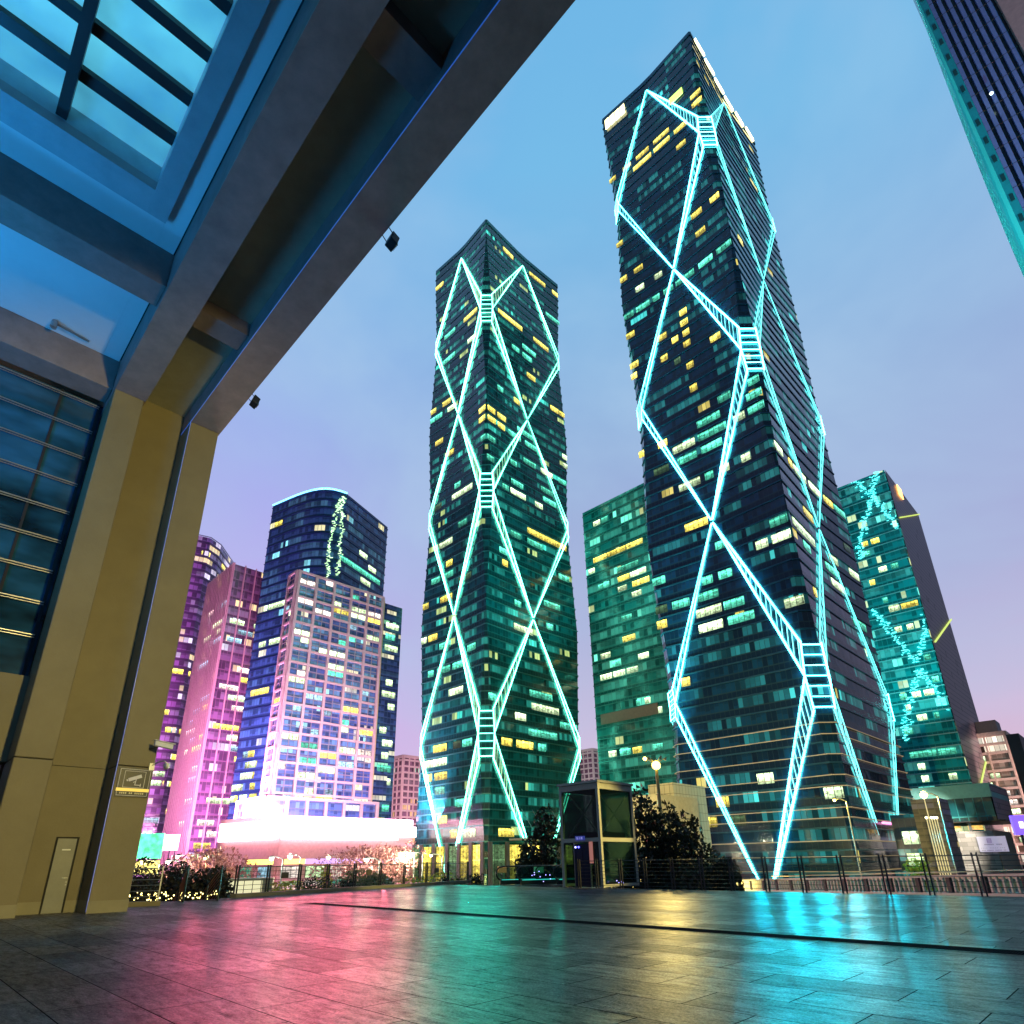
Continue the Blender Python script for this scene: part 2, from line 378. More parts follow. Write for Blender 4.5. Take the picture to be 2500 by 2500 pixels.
def ladder(T, root, i, left, zB, zA, up, mat, matr, r=.3, hh=6.5, clip=None, off=.4, n=None):
    if i != 3 and mat == M['led_cyan']: mat = M['led_cyan_side']; off = .3
    """light ladder from mid-face point at zB to the corner node at zA; left = corner at u=0"""
    far = (i == 3 and left) or (i == 0 and not left) or i in (1, 2)
    if far: hh = hh*.5; r = r*.72
    W = T.W[i]; zE = zA+hh*up     # inner rail ends this side of node
    def railpt(f, z_end):
        z = zB+(z_end-zB)*f
        t = T.t(z) if True else 0
        return z
    def outer(f):
        z = zB+(zA-zB)*f; u = W/2+(T.C-W/2)*abs(z-zB)/abs(zA-zB)
        if not left: u = W-u
        return T.pt(i, u, z, off)
    def inner(f):
        z = zB+(zE-zB)*f
        uc = T.C*T.t(zE)
        u = W/2+(uc-W/2)*abs(z-zB)/abs(zE-zB)
        if not left: u = W-u
        return T.pt(i, u, z, off)
    m = MB(); seg = 22; r = r*((1.3 if T.s0 > -100 and zB < 100 else 1.12) if i == 3 else (.95 if T.s0 < -100 else .62))
    f0 = 0.012
    if clip is not None: f0 = max(f0, (clip-zB)/(zA-zB))
    m_r = MB()
    rnd = random.Random(int(zB*7+i*13+left))
    for fn in (outer, inner):
        for q in range(seg):
            fa = f0+(1-f0)*q/seg; fb = f0+(1-f0)*(q+.93)/seg
            if fn is inner and clip is not None and zB+(zE-zB)*fa < clip: continue
            m.tube(fn(fa), fn(fb), r, 5)
    nr = n or (9 if i == 3 else 7)
    for q in range(1, nr+1):
        f = f0+(1-f0)*(q-.3)/nr
        if clip is not None and f < f0+.12: continue
        for dz in (0, .45/nr):
            if f+dz < 1: m_r.tube(outer(f+dz), inner(min(1, (f+dz)*(zA-zB)/(zE-zB)) if False else f+dz), r*.38, 4)
    o = m.build('light_ladder', mat, root)
    m_r.tube(outer(f0), outer(1.), r*.25, 3); m_r.tube(inner(f0), inner(1.), r*.25, 3)
    m_r.build('rung_lattice', matr, o)
    return o
def node(T, root, i, zA, mat, matr, r=.3, hh=6.5, off=.55):
    """lit chamfer at the corner that starts face i"""
    j = (i-1) % 4
    if i != 0: hh = hh*.5; r = r*.6
    R_ = lambda z: T.pt(i, T.C*T.t(z), z, off)
    L_ = lambda z: T.pt(j, T.W[j]-T.C*T.t(z), z, off)
    m = MB()
    for q in range(-3, 4):
        z = zA+q*hh/3.2; m.tube(R_(z), L_(z), r*(.8 if q in (-3, 3) else .5), 4)
    for zz in (zA-hh, zA+hh):
        m.tube(R_(zz), R_(zA), r, 5); m.tube(L_(zz), L_(zA), r, 5)
    o = m.build('corner_light', mat, root)
def diagrid_tower(name, label, T, fac, band, fh, led, ledd, nodesz, Bz, clipL, clipR, topB, r, hh):
    root = empty(name, T.c[0]+UP*T.z0, label, 'skyscraper', 'glass towers wrapped in light ladders')
    nf = int(round((T.z1-T.z0)/fh)); zs = [T.z0+(T.z1-T.z0)*k/nf for k in range(nf+1)]
    m = MB(); T.loft(m, zs); m.build('curtain_wall', fac, root)
    m = MB()
    for z in zs[1:]:
        T.loft(m, [z-.16, z+.16], .24); 
        a = T.ring(z-.16, .24); b = T.ring(z-.16, 0.0); 
        for j in range(len(a)):
            k2 = (j+1) % len(a); m.quad(b[j][0], b[k2][0], a[k2][0], a[j][0])
    m.build('floor_band', band, root)
    m = MB(); m.ngon([p for p, _ in T.ring(T.z1)]); m.build('roof', M['steel_dark'], root)
    m = MB(); a = T.ring(T.z1+1.4, .1)
    T.loft(m, [T.z1-.3, T.z1+1.4], .3); m.build('parapet', band, root)
    for i in range(4):
        for q, zA in enumerate(nodesz):
            node(T, root, i, zA, led, ledd, r, hh)
            for up in (1, -1):
                zB = zA+up*T.nodes[1]
                cl = None
                if up == -1 and q == len(nodesz)-1: cl = clipL if i == 3 else clipR
                if up == 1 and q == 0 and topB is not None: pass
                for left in (True, False):
                    ladder(T, root, i, left, min(zB, T.z1-1) if up == 1 and q == 0 else zB, zA, up, led, ledd, r, hh, cl)
    return root
# tower 1 -------------------------------------------------
Y, G, W_, D_ = 'y', 'g', 'w', 'd'
T1 = Tower(-42.6, 136., 38.5, 51., -6., 272.5, nodes=(130., 46.), C=3.2, R=1.25)
fac1 = facade('tower_blue_glass_curtain_wall', (.002, .034, .085), (.02, .06, .08), fh=4.22, pw=1.2, spand=.4, dens=.035, seg=3, cols=((1., .8, .15), (.08, .8, .75)), est=.8, rough=.09, seed=1., dim=1.5)
M['band1'] = paint('blue_grey_metal_floor_band', (.035, .13, .20), .32, .5, bump=.05)
M['band2'] = paint('green_grey_metal_floor_band', (.05, .22, .22), .32, .5, bump=.05)
t1 = diagrid_tower('skyscraper', 'tallest dark blue glass tower with cyan light ladders and bright lamps along its roof edge', T1, fac1, M['band1'], 4.22, M['led_cyan'], M['led_cyan_dim'], [222., 130., 38.], None, -3., 8., None, .21, 7.5)
pk1 = [(3, .4141, 1400, 50, [(350,870,455,785,Y),(365,805,440,750,Y),(470,755,565,690,Y),(465,700,560,640,Y),(590,655,665,600,Y),(605,745,660,705,Y),(275,930,340,890,D_),(200,960,250,930,Y),(375,910,400,895,D_),(435,900,460,880,Y),(440,945,470,925,Y),(495,955,530,930,Y),(385,1000,415,975,Y),(455,1050,480,1030,Y),(475,1145,500,1125,Y),(482,1200,507,1180,Y),(428,1245,448,1230,Y),(400,1090,420,1080,Y),(805,1075,860,1030,Y),(690,1165,755,1120,Y),(838,1175,870,1155,Y),(715,1270,775,1230,Y),(255,1340,292,1310,Y),(355,1485,405,1455,Y),(265,1545,315,1515,Y),(365,1600,412,1565,W_),(472,1520,515,1490,W_),(490,1870,545,1840,Y),(575,1885,612,1860,Y),(645,1910,685,1885,Y),(740,1855,765,1835,Y),(570,1820,605,1800,Y),(620,1730,660,1700,Y),(625,1785,668,1760,Y),(640,1845,678,1825,Y),(715,1735,748,1710,Y),(615,1670,650,1645,D_),(550,1650,575,1630,D_),(790,1760,820,1740,D_),(805,1890,855,1865,Y),(305,1880,360,1850,Y),(285,1790,355,1740,G),(370,1725,448,1675,G),(465,1660,502,1630,G),(525,1610,580,1565,G),(595,1560,705,1480,G),(735,1465,820,1405,G),(845,1385,935,1325,G),(700,520,780,470,Y,2),(345,630,385,605,G)]),
 (3, .4142, 1450, 800, [(370,75,425,45,Y),(455,70,490,50,Y),(605,45,640,25,Y),(530,95,565,80,Y),(685,80,745,50,Y),(190,70,240,45,Y),(390,185,430,165,Y),(470,200,508,180,D_),(540,165,575,145,Y),(640,165,665,150,Y),(395,240,430,225,Y),(545,225,585,205,Y),(485,260,515,240,Y),(345,275,370,260,Y),(405,305,440,290,Y),(360,335,380,325,Y),(215,240,262,215,Y),(222,305,255,285,Y),(565,355,605,330,Y),(500,395,530,385,Y),(380,535,405,515,Y),(375,690,425,650,Y),(262,770,298,755,Y),(725,410,800,370,G),(605,580,740,510,G),(460,725,590,670,W_),(610,665,780,590,G),(630,740,750,670,G),(490,800,600,740,G),(905,325,1010,290,G),(900,430,1015,380,G),(910,510,1025,465,G),(820,560,890,525,W_),(870,805,925,775,W_),(955,775,980,750,W_),(500,980,620,910,W_),(740,870,795,840,W_),(650,900,700,880,G),(355,880,440,840,D_),(535,1225,665,1170,Y),(700,1250,760,1225,G),(1040,1220,1170,1175,W_),(945,1270,1020,1245,W_),(1030,1135,1145,1100,G),(335,1485,415,1450,G),(625,1480,690,1465,G),(725,1450,805,1420,G),(460,1640,555,1590,G),(600,1595,725,1545,G),(350,1660,430,1635,D_),(595,1670,745,1640,W_),(760,1640,880,1600,G),(365,1760,430,1740,Y),(615,1780,755,1730,W_),(785,1735,940,1680,G),(1125,1640,1275,1610,W_)]),
 (3, .44, 1400, 1500, [(600,390,648,385,Y),(680,380,700,378,Y),(752,360,775,358,Y),(797,565,830,562,Y),(650,595,678,592,Y),(1010,880,1100,870,W_),(780,1000,850,990,Y),(1385,960,1500,950,W_),(720,1145,790,1140,Y),(860,1140,945,1135,D_)]),
 (0, .4142, 1450, 800, [(1065,690,1120,760,W_),(1155,770,1185,830,Y),(1190,820,1270,905,W_),(1285,910,1355,990,W_),(1370,1000,1420,1065,Y),(1425,1070,1500,1140,G),(1180,1165,1335,1330,W_),(1255,1080,1320,1150,Y),(1250,1300,1300,1360,G),(1415,1360,1465,1430,W_),(1520,1460,1575,1530,W_),(1425,1510,1510,1610,W_),(1485,1300,1520,1340,D_),(1395,1420,1475,1500,G),(1535,1690,1600,1740,G),(1295,1510,1320,1560,Y)]),
 (0, .4141, 1400, 50, [(980,1285,1010,1330,Y),(1045,930,1085,990,Y),(945,745,985,800,D_),(1000,840,1020,870,D_)])]
windows_from(T1, t1, pk1, 4.22, limit=100)
# roof sign and floodlights of tower 1
for (x0, y0, x1, y1) in [(1478, 300, 1525, 257)]:
    a = T1.px(3, x0, y0); b = T1.px(3, x1, y1); m = MB()
    u0, u1 = sorted((a[0], b[0]))
    for q in range(4):
        uu = u0+(u1-u0)*q/4; m.hexa(T1.pt(3, uu+.2, 265.5, .5), DS*((u1-u0)/4-.4), -DT*.3, UP*5.2)
    m.build('roof_sign', M['roof_light'], t1)
a = T1.px(3, 1648, 245); MB().hexa(T1.pt(3, a[0]-2, a[1], .5), DS*5, -DT*.3, UP*3.2).build('wall_sign', emit('lime_sign_light', (.6, 1., .15), 2.2), t1)
for q in range(6):
    u = 3+q*8.0; m = MB()
    p = T1.pt(0, u, 272.2, .3); m.hexa(p, DT*6.4, DS*.5, UP*1.6); m.build('roof_lamp', M['roof_light'], t1)
# pink bar closing the ladders above the podium on the right face
m = MB(); m.tube(T1.pt(0, 21.0, 8., .6), T1.pt(0, 39.5, 8., .6), .28, 5); m.build('closing_light_bar', M['led_pink'], t1)
# ground floors of tower 1: stone piers, warm lobby edge
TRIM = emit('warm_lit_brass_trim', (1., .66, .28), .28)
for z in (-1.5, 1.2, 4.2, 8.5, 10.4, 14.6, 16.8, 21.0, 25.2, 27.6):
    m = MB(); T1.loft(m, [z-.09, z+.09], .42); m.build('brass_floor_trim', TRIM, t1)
# tower 2 -------------------------------------------------
T2 = Tower(-125.3, 114.4, 32.2, 43., -6., 239.5, nodes=(115., 40.), C=2.8, R=1.1)
fac2 = facade('tower_green_glass_curtain_wall', (.003, .070, .080), (.02, .14, .14), fh=4.1, pw=1.2, spand=.4, dens=.07, seg=4, cols=((.8, 1., .3), (.08, .9, .7)), est=.75, rough=.09, seed=5., dim=1.9)
t2 = diagrid_tower('skyscraper', 'green glass tower with green light ladders standing left of the tallest tower', T2, fac2, M['band2'], 4.1, M['led_green'], M['led_green_dim'], [195., 115., 35.], None, -3., 6.5, None, .2, 6.8)
pk2 = [(3, .4244, 950, 480, [(430,700,505,655,Y),(355,695,378,685,Y),(320,805,380,765,G),(450,820,500,785,W_),(320,845,345,830,Y),(305,945,378,890,G),(343,955,370,940,G),(258,555,308,520,Y),(370,495,400,465,Y),(265,430,330,390,D_),(340,375,410,330,Y),(470,1125,497,1105,Y),(303,1205,345,1185,Y),(330,1235,370,1215,W_),(240,1255,268,1240,Y),(265,1285,300,1260,G),(225,1310,262,1285,G),(265,1410,305,1385,Y),(318,1465,365,1435,Y),(480,1350,500,1340,D_),(375,1655,408,1640,G),(362,1720,478,1660,W_),(285,1770,318,1745,W_),(250,1830,300,1800,D_),(395,1870,445,1830,G),(515,1235,560,1200,Y),(515,1285,553,1260,Y),(525,1420,560,1400,G)]),
 (0, .4244, 950, 480, [(628,650,765,750,Y),(830,810,915,880,Y),(660,285,720,320,Y),(590,180,640,220,Y),(815,430,900,490,Y),(940,565,972,590,Y),(905,685,980,730,G),(710,845,750,875,G),(768,855,845,910,G),(770,890,820,920,G),(797,995,845,1035,Y),(625,1095,660,1120,G),(687,1145,707,1160,Y),(725,1165,762,1195,Y),(785,1115,808,1135,G),(932,1225,975,1260,Y),(980,1260,1020,1290,Y),(567,1205,612,1235,Y),(625,1235,677,1270,Y),(567,1260,615,1290,Y),(627,1290,670,1315,Y),(643,1340,677,1370,Y),(690,1330,765,1380,G),(745,1315,840,1370,G),(790,1395,855,1430,G),(565,1400,612,1425,G),(540,1510,605,1530,G),(997,1485,1035,1505,W_),(1000,1530,1035,1550,W_),(780,1520,850,1560,G),(703,1525,740,1545,G),(880,1590,945,1620,W_),(705,1630,773,1670,G),(652,1645,690,1665,G),(700,1670,785,1720,W_),(977,1650,1018,1675,G),(877,1680,945,1710,G),(887,1730,963,1765,G),(840,1745,883,1775,W_)]),
 (3, .4657, 950, 1250, [(260,205,328,165,W_),(293,290,325,270,Y),(278,350,328,330,G),(218,390,260,370,G),(263,460,320,430,Y),(165,505,205,485,Y),(152,725,195,700,W_),(203,700,245,680,Y),(258,685,313,655,G),(405,690,450,675,G),(245,860,312,835,G),(325,835,400,795,G),(308,955,382,925,W_),(355,360,425,330,D_),(200,880,228,865,G),(385,1195,435,1180,G),(230,1290,300,1265,Y),(335,1265,375,1255,D_),(175,1360,300,1325,W_),(235,1415,300,1395,Y),(190,1430,220,1415,Y),(235,1480,285,1465,G),(340,1545,430,1520,G),(248,1625,295,1605,Y),(310,1710,345,1700,Y),(375,1705,450,1690,W_)]),
 (0, .4657, 950, 1250, [(728,120,930,200,Y),(910,195,968,240,Y),(640,125,692,150,G),(730,170,808,205,G),(580,205,628,230,G),(597,270,627,290,Y),(893,350,945,370,G),(665,460,700,480,G),(820,470,900,510,G),(662,630,765,660,W_),(835,620,868,645,G),(605,1040,632,1050,G),(662,1045,718,1070,W_),(750,1005,892,1045,W_),(740,920,860,985,G),(897,1095,985,1125,G),(730,1115,880,1165,G),(598,1165,620,1190,G),(590,1235,645,1245,Y),(668,1245,755,1265,Y),(780,1255,822,1275,G),(575,1695,660,1690,Y),(520,955,560,950,G)])]
windows_from(T2, t2, pk2, 4.1, limit=100)
# lobby of tower 2
M['lobby'] = lit('warm_lobby_light', (1., .8, .12), 1.8, mull=1.1)
for i, n_ in ((3, 6), (0, 6)):
    w = T2.W[i]/n_
    for q in range(n_):
        m = MB(); m.hexa(T2.pt(i, q*w+.7, -6, .7), T2.e[i]*(w-1.9), T2.n[i]*.15, UP*11.5)
        # uv in metres already
        m.build('lobby_window', M['lobby'] if (q+i) % 3 else M['win_d'], t2)
PIER = paint('grey_granite_pier', (.12, .12, .13), .4)
for i in (3, 0):
    n_ = 6
    for q in range(n_+1):
        MB().hexa(T2.pt(i, min(T2.W[i]-1.1, max(0, q*T2.W[i]/n_-.6)), -6, .75), T2.e[i]*1.2, T2.n[i]*.5, UP*12.2).build('lobby_pier', PIER, t2)
m = MB(); m.hexa(T2.pt(0, 8, 6.6, .8), DT*24, DS*6.5, UP*.45); m.build('entrance_canopy', paint('canopy_edge_metal', (.4, .45, .42), .4), t2)
for q in range(6):
    MB().tube(T2.pt(0, 9+q*4.3, 15, .8), T2.pt(0, 9+q*4.3, 7.0, 6.8), .09, 4).build('canopy_rod', M['steel'], t2)
# ------------------------------------------------------------------ plain boxes towers
def box_tower(name, label, cat, T, fac, fh=4., group=None, roofm=None, bands=None, bdepth=.2, bh=.3):
    root = empty(name, T.c[0]+UP*T.z0, label, cat, group)
    m = MB(); T.loft(m, [T.z0, T.z1]); m.build('curtain_wall', fac, root)
    m = MB(); m.ngon([p for p, _ in T.ring(T.z1)]); m.build('roof', roofm or M['steel_dark'], root)
    if bands:
        m = MB(); z = T.z0+fh
        while z < T.z1+.1:
            T.loft(m, [z-bh/2, z+bh/2], bdepth)
            a = T.ring(z-bh/2, bdepth); b = T.ring(z-bh/2, 0.)
            for j in range(len(a)): m.quad(b[j][0], b[(j+1) % len(a)][0], a[(j+1) % len(a)][0], a[j][0])
            z += fh
        m.build('floor_band', bands, root)
    return root
# tower 3 (right)
fac3 = facade('tower_teal_glass_with_white_lines', (.012, .40, .42), (.05, .6, .6), fh=4.3, pw=1.7, dens=.12, seg=2, cols=((.8, .9, .4), (.2, 1., .8)), est=.9, rough=.09, seed=11., dim=1.2, wav=.25)
M['band3'] = emit('cyan_washed_floor_band', (.1, .8, .85), .18)
M['band3'] = paint('pale_cyan_metal_floor_band', (.45, .9, .9), .35, .0, bump=.05)
x3 = at(2158, 1147, 265.)
T3 = Tower(sof(x3), tof(x3), 44., 51., -6., x3.z)
t3 = box_tower('skyscraper', 'teal glass tower at the right with pale horizontal lines and a purple grey side wall', 'skyscraper', T3, fac3, 4.3, 'glass towers wrapped in light ladders', bands=M['band3'], bdepth=.25, bh=.35)
# its side face is clad in stone-coloured panels with small openings
k = N('mauve_panel_wall'); uv = k.uv(); sx = k.n('ShaderNodeSeparateXYZ', i={0: uv}); u, v = sx.outputs[0], sx.outputs[1]
v = k.math('ADD', v, 6.); iu = k.math('FLOOR', k.math('DIVIDE', u, 2.4)); iv = k.math('FLOOR', k.math('DIVIDE', v, 4.3))
wn = k.n('ShaderNodeTexWhiteNoise', noise_dimensions='2D', i={'Vector': k.n('ShaderNodeCombineXYZ', i={0: iu, 1: iv}).outputs[0]}).outputs[0]
ln = k.math('LESS_THAN', k.math('FRACT', k.math('DIVIDE', v, 2.15)), .16)
op = k.math('MULTIPLY', k.math('GREATER_THAN', wn, .9), k.math('MULTIPLY', k.math('GREATER_THAN', k.math('FRACT', k.math('DIVIDE', v, 4.3)), .4), k.math('LESS_THAN', k.math('FRACT', k.math('DIVIDE', u, 2.4)), .5)))
c = k.mix(ln, (.26, .18, .22, 1), (.03, .03, .05, 1)); c = k.mix(op, c, (.01, .01, .02, 1))
pr = k.n('ShaderNodeBsdfPrincipled', i={'Base Color': c, 'Roughness': .4}); M['mauve'] = k.fin(pr.outputs[0])
m = MB()
uvq = [(0, -6), (51, -6), (51, T3.z1), (0, T3.z1)]
m.quad(T3.pt(0, .2, -6, .3), T3.pt(0, 51, -6, .3), T3.pt(0, 51, T3.z1, .3), T3.pt(0, .2, T3.z1, .3), uvq)
m.build('side_wall', M['mauve'], t3)
pk3 = [(3, .5176, 2000, 1100, [(200,440,228,430,Y),(243,425,280,410,Y),(285,580,322,565,W_),(343,560,375,548,G),(243,640,265,625,Y),(220,515,245,505,G),(330,750,380,740,W_),(390,745,465,715,Y),(355,835,385,820,W_),(412,825,440,810,W_),(380,1160,412,1150,G),(440,1160,480,1145,W_),(495,1145,540,1130,W_),(470,1290,515,1280,W_),(540,1240,560,1225,G),(410,1215,430,1200,W_),(470,1505,500,1490,W_),(485,1550,515,1535,W_),(615,1545,650,1530,W_),(535,1085,565,1075,G),(540,1280,558,1270,G),(430,1450,560,1440,G),(570,1450,650,1430,G),(490,960,520,950,G),(300,700,320,690,G),(400,1320,440,1310,G)]),
 (0, .5176, 2000, 1100, [(430,500,458,530,Y),(480,480,500,510,G),(515,545,550,580,G),(490,720,510,740,G),(515,800,545,830,G),(645,1225,665,1245,W_),(670,1330,690,1345,W_),(735,1320,790,1360,W_),(705,1190,720,1210,Y),(735,1245,750,1260,Y),(685,1375,705,1390,Y),(770,1500,790,1515,W_),(595,850,620,870,G),(570,765,585,780,G)])]
windows_from(T3, t3, pk3, 4.3, spand=.3)
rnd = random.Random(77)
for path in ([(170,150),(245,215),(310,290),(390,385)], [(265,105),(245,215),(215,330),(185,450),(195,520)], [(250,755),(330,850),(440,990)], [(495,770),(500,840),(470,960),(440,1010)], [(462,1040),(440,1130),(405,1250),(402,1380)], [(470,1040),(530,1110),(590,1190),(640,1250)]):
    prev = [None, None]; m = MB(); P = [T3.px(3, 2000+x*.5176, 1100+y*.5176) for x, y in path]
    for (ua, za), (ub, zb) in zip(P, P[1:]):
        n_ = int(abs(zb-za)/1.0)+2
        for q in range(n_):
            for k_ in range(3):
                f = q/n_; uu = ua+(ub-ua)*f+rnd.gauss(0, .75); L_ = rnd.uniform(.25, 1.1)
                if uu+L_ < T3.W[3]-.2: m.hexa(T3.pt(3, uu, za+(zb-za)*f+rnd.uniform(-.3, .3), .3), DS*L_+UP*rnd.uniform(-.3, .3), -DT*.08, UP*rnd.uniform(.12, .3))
    m.build('reflection_glints', M['led_cyan_side'], t3)  # emissive dashes stand in for wavy reflections on the glass
a = T3.pt(0, 14, T3.z1-6, .6); MB().hexa(a, DT*6, DS*.4, UP*5).build('crown_sign', emit('orange_sign_light', (1., .45, .12), 4.), t3)
m = MB()
for (p, q) in (((2193, 1265), (2240, 1257)), ((2278, 1568), (2318, 1513)), ((2390, 1912), (2410, 1825))):
    a = T3.px(0, *p); b = T3.px(0, *q); m.tube(T3.pt(0, a[0], a[1], .7), T3.pt(0, b[0], b[1], .7), .35, 4)
m.build('lime_light_line', emit('lime_led_line', (.8, 1., .15), .9), t3)
# tower 4, behind and left of tower 1
x4 = at(1422, 1253, 205.)
T4 = Tower(sof(x4)+52, tof(x4), 52., 40., -6., x4.z)
fac4 = facade('tower_pale_green_glass', (.010, .13, .135), (.04, .22, .21), fh=3.7, pw=1.6, dens=.14, seg=3, cols=((.9, .9, .35), (.2, 1., .7)), est=.9, rough=.14, seed=21., dim=1.2)
t4 = box_tower('office_tower', 'wide green glass office block between the two ladder-lit towers, partly hidden', 'office block', T4, fac4, 3.7, bands=M['band2'], bdepth=.18, bh=.25)
pk4 = [(3, .3518, 1400, 1180, [(140,545,230,505,Y),(235,500,360,445,Y),(365,440,480,395,Y),(300,580,450,525,G),(310,675,390,645,Y),(395,645,505,600,W_),(410,695,525,650,Y),(110,650,150,625,W_),(175,720,250,690,G),(310,735,370,700,W_),(405,755,470,720,W_),(335,930,405,905,G),(345,1105,430,1065,Y),(180,1200,240,1180,G),(450,1190,520,1160,W_),(195,1250,260,1225,W_),(270,1225,325,1215,G),(190,1370,268,1335,W_),(278,1345,360,1315,W_),(370,1320,450,1295,W_),(500,1545,535,1505,W_),(440,1550,465,1530,G),(555,1600,615,1555,W_),(490,1600,550,1565,G),(215,1655,360,1605,Y),(415,1870,475,1830,Y),(245,1895,300,1875,W_),(550,1845,620,1810,G),(325,1885,400,1870,G),(140,300,185,270,W_),(195,275,240,250,G)])]
windows_from(T4, t4, pk4, 3.7, spand=.3)
a = T4.px(3, 1470, 1765); b = T4.px(3, 1608, 1725)
m = MB(); m.hexa(T4.pt(3, a[0], (a[1]+b[1])/2-1.5, .4), DS*(b[0]-a[0]), -DT*.2, UP*3.4); m.build('louvred_panel', paint('brown_louvres', (.22, .13, .11), .6), t4)
# ------------------------------------------------------------------ towers at the left
def corner_from(px, py, D):
    p = at(px, py, D); return p
g4 = lambda x, y: (300+x*.3882, 1150+y*.3882)
# B4 pale grid building
p = at(*g4(1105, 628), 210.)
q = onT(*g4(1050, 665), tof(p)); q2 = onS(*g4(1640, 795), sof(p))
TB4 = Tower(sof(p), tof(p), sof(p)-sof(q), tof(q2)-tof(p), -6., p.z)
M['pinkstone'] = paint('pale_pinkish_stone_grid', (.52, .40, .40), .6, var=.08)
facB4 = facade('grid_block_blue_glazing', (.05, .09, .26), (.12, .14, .22), fh=2.15, pw=1.35, spand=.12, dens=.05, cols=((1., .9, .4), (.4, 1., .8)), est=1.0, rough=.16, seed=31., dim=1.3)
b4 = box_tower('office_tower', 'pale stone grid office block with large square windows above the glowing screen', 'office block', TB4, facB4, group='lit office towers at the left')
TB4.z0 = -6.
cellh = (TB4.z1-8)/19.; m = MB(); rnd = random.Random(3)
ncol = {0: 5, 3: 1}
W0 = TB4.W[0]; W3 = TB4.W[3]
for i in (0, 3, 1, 2):
    nc = {0: 5, 3: 1, 1: 1, 2: 5}[i]; cw = TB4.W[i]/nc
    for c_ in range(nc+1):
        m.hexa(TB4.pt(i, min(max(0, c_*cw-.45), TB4.W[i]-.9), -6, 0), TB4.e[i]*.9, TB4.n[i]*.7, UP*(TB4.z1+6))
    for r_ in range(20):
        m.hexa(TB4.pt(i, 0, 8+r_*cellh-.35, 0), TB4.e[i]*TB4.W[i], TB4.n[i]*.62, UP*.75)
m.build('stone_grid', M['pinkstone'], b4)
mm = MB()
for i in (0, 3):
    nc = {0: 5, 3: 1}[i]; cw = TB4.W[i]/nc
    for c_ in range(nc):
        for r_ in range(19):
            z = 8+r_*cellh+.4; u = c_*cw+.5
            mm.hexa(TB4.pt(i, u, z+cellh*.42, .05), TB4.e[i]*(cw-1.), TB4.n[i]*.22, UP*.28)
            mm.hexa(TB4.pt(i, u+(cw-1)*.5-.1, z, .05), TB4.e[i]*.25, TB4.n[i]*.2, UP*(cellh-.8))
            if rnd.random() < (.62 if i == 0 else .4):
                lo = rnd.random() < .5; w = (cw-1)*rnd.choice([1., 1., .5, .5]); uo = rnd.choice([0, (cw-1)-w])
                c2 = rnd.choice(['win_w', 'win_y', 'win_g', 'win_c', 'win_w', 'win_p'])
                n0 = MB(); n0.hexa(TB4.pt(i, u+uo, z+(0 if lo else cellh*.5), .02), TB4.e[i]*w, TB4.n[i]*.08, UP*(cellh*.38)); n0.build('lit_window', M[c2], b4)
mm.build('window_frame', paint('window_frame_grey', (.25, .22, .28), .5), b4)
# gold edge and lower wing at its right
pw_ = TB4.pt(0, W0, 0); q3 = onS(*g4(1755, 825), sof(p))
TW = Tower(sof(pw_)-.8, tof(pw_)+.9, TB4.W[3]*1.5, tof(q3)-tof(pw_), -6., TB4.z1*.985)
facW = facade('dark_blue_wing_glazing', (.02, .04, .12), (.05, .07, .15), fh=2.3, pw=1.5, dens=.12, cols=((1., .9, .5), (.4, 1., .5)), est=.9, rough=.12, seed=37.)
bw = box_tower('office_tower', 'narrow dark blue glass wing attached to the right of the pale grid block', 'office block', TW, facW, group='lit office towers at the left')
random_windows(TW, bw, [0], 24, 4.6, .3, 'wwyg', 5, (10, TW.z1-3), (2, 7))
MB().hexa(TW.pt(0, -.85, -6, .2), DT*.7, DS*.7, UP*(TW.z1+6.5)).build('gold_edge_fin', paint('gold_stone_fin', (.5, .42, .18), .5), bw)
# low wider base of the grid building
q = onT(625, 1945, tof(p)-2)
TBB = Tower(sof(p)+2.2, tof(p)-2.2, 22., W0+4, -6., onT(690, 1935, tof(p)-2).z)
bb = box_tower('stepped_podium', 'broader lower storeys of pale stone under the grid block, just above the screen', 'building', TBB, facB4)
m = MB()
for i in range(4):
    nc = int(TBB.W[i]/6.5)
    for c_ in range(nc+1): m.hexa(TBB.pt(i, min(max(0, c_*TBB.W[i]/nc-.5), TBB.W[i]-1), -6), TBB.e[i], TBB.n[i]*.6, UP*(TBB.z1+6))
    for z in (4, 8.5, 13, TBB.z1-.9): m.hexa(TBB.pt(i, 0, z), TBB.e[i]*TBB.W[i], TBB.n[i]*.54, UP*.9)
m.build('stone_grid', M['pinkstone'], bb)
random_windows(TBB, bb, [0, 3], 26, 4.4, .3, 'wpgy', 8, (2, TBB.z1-2), (2, 5))
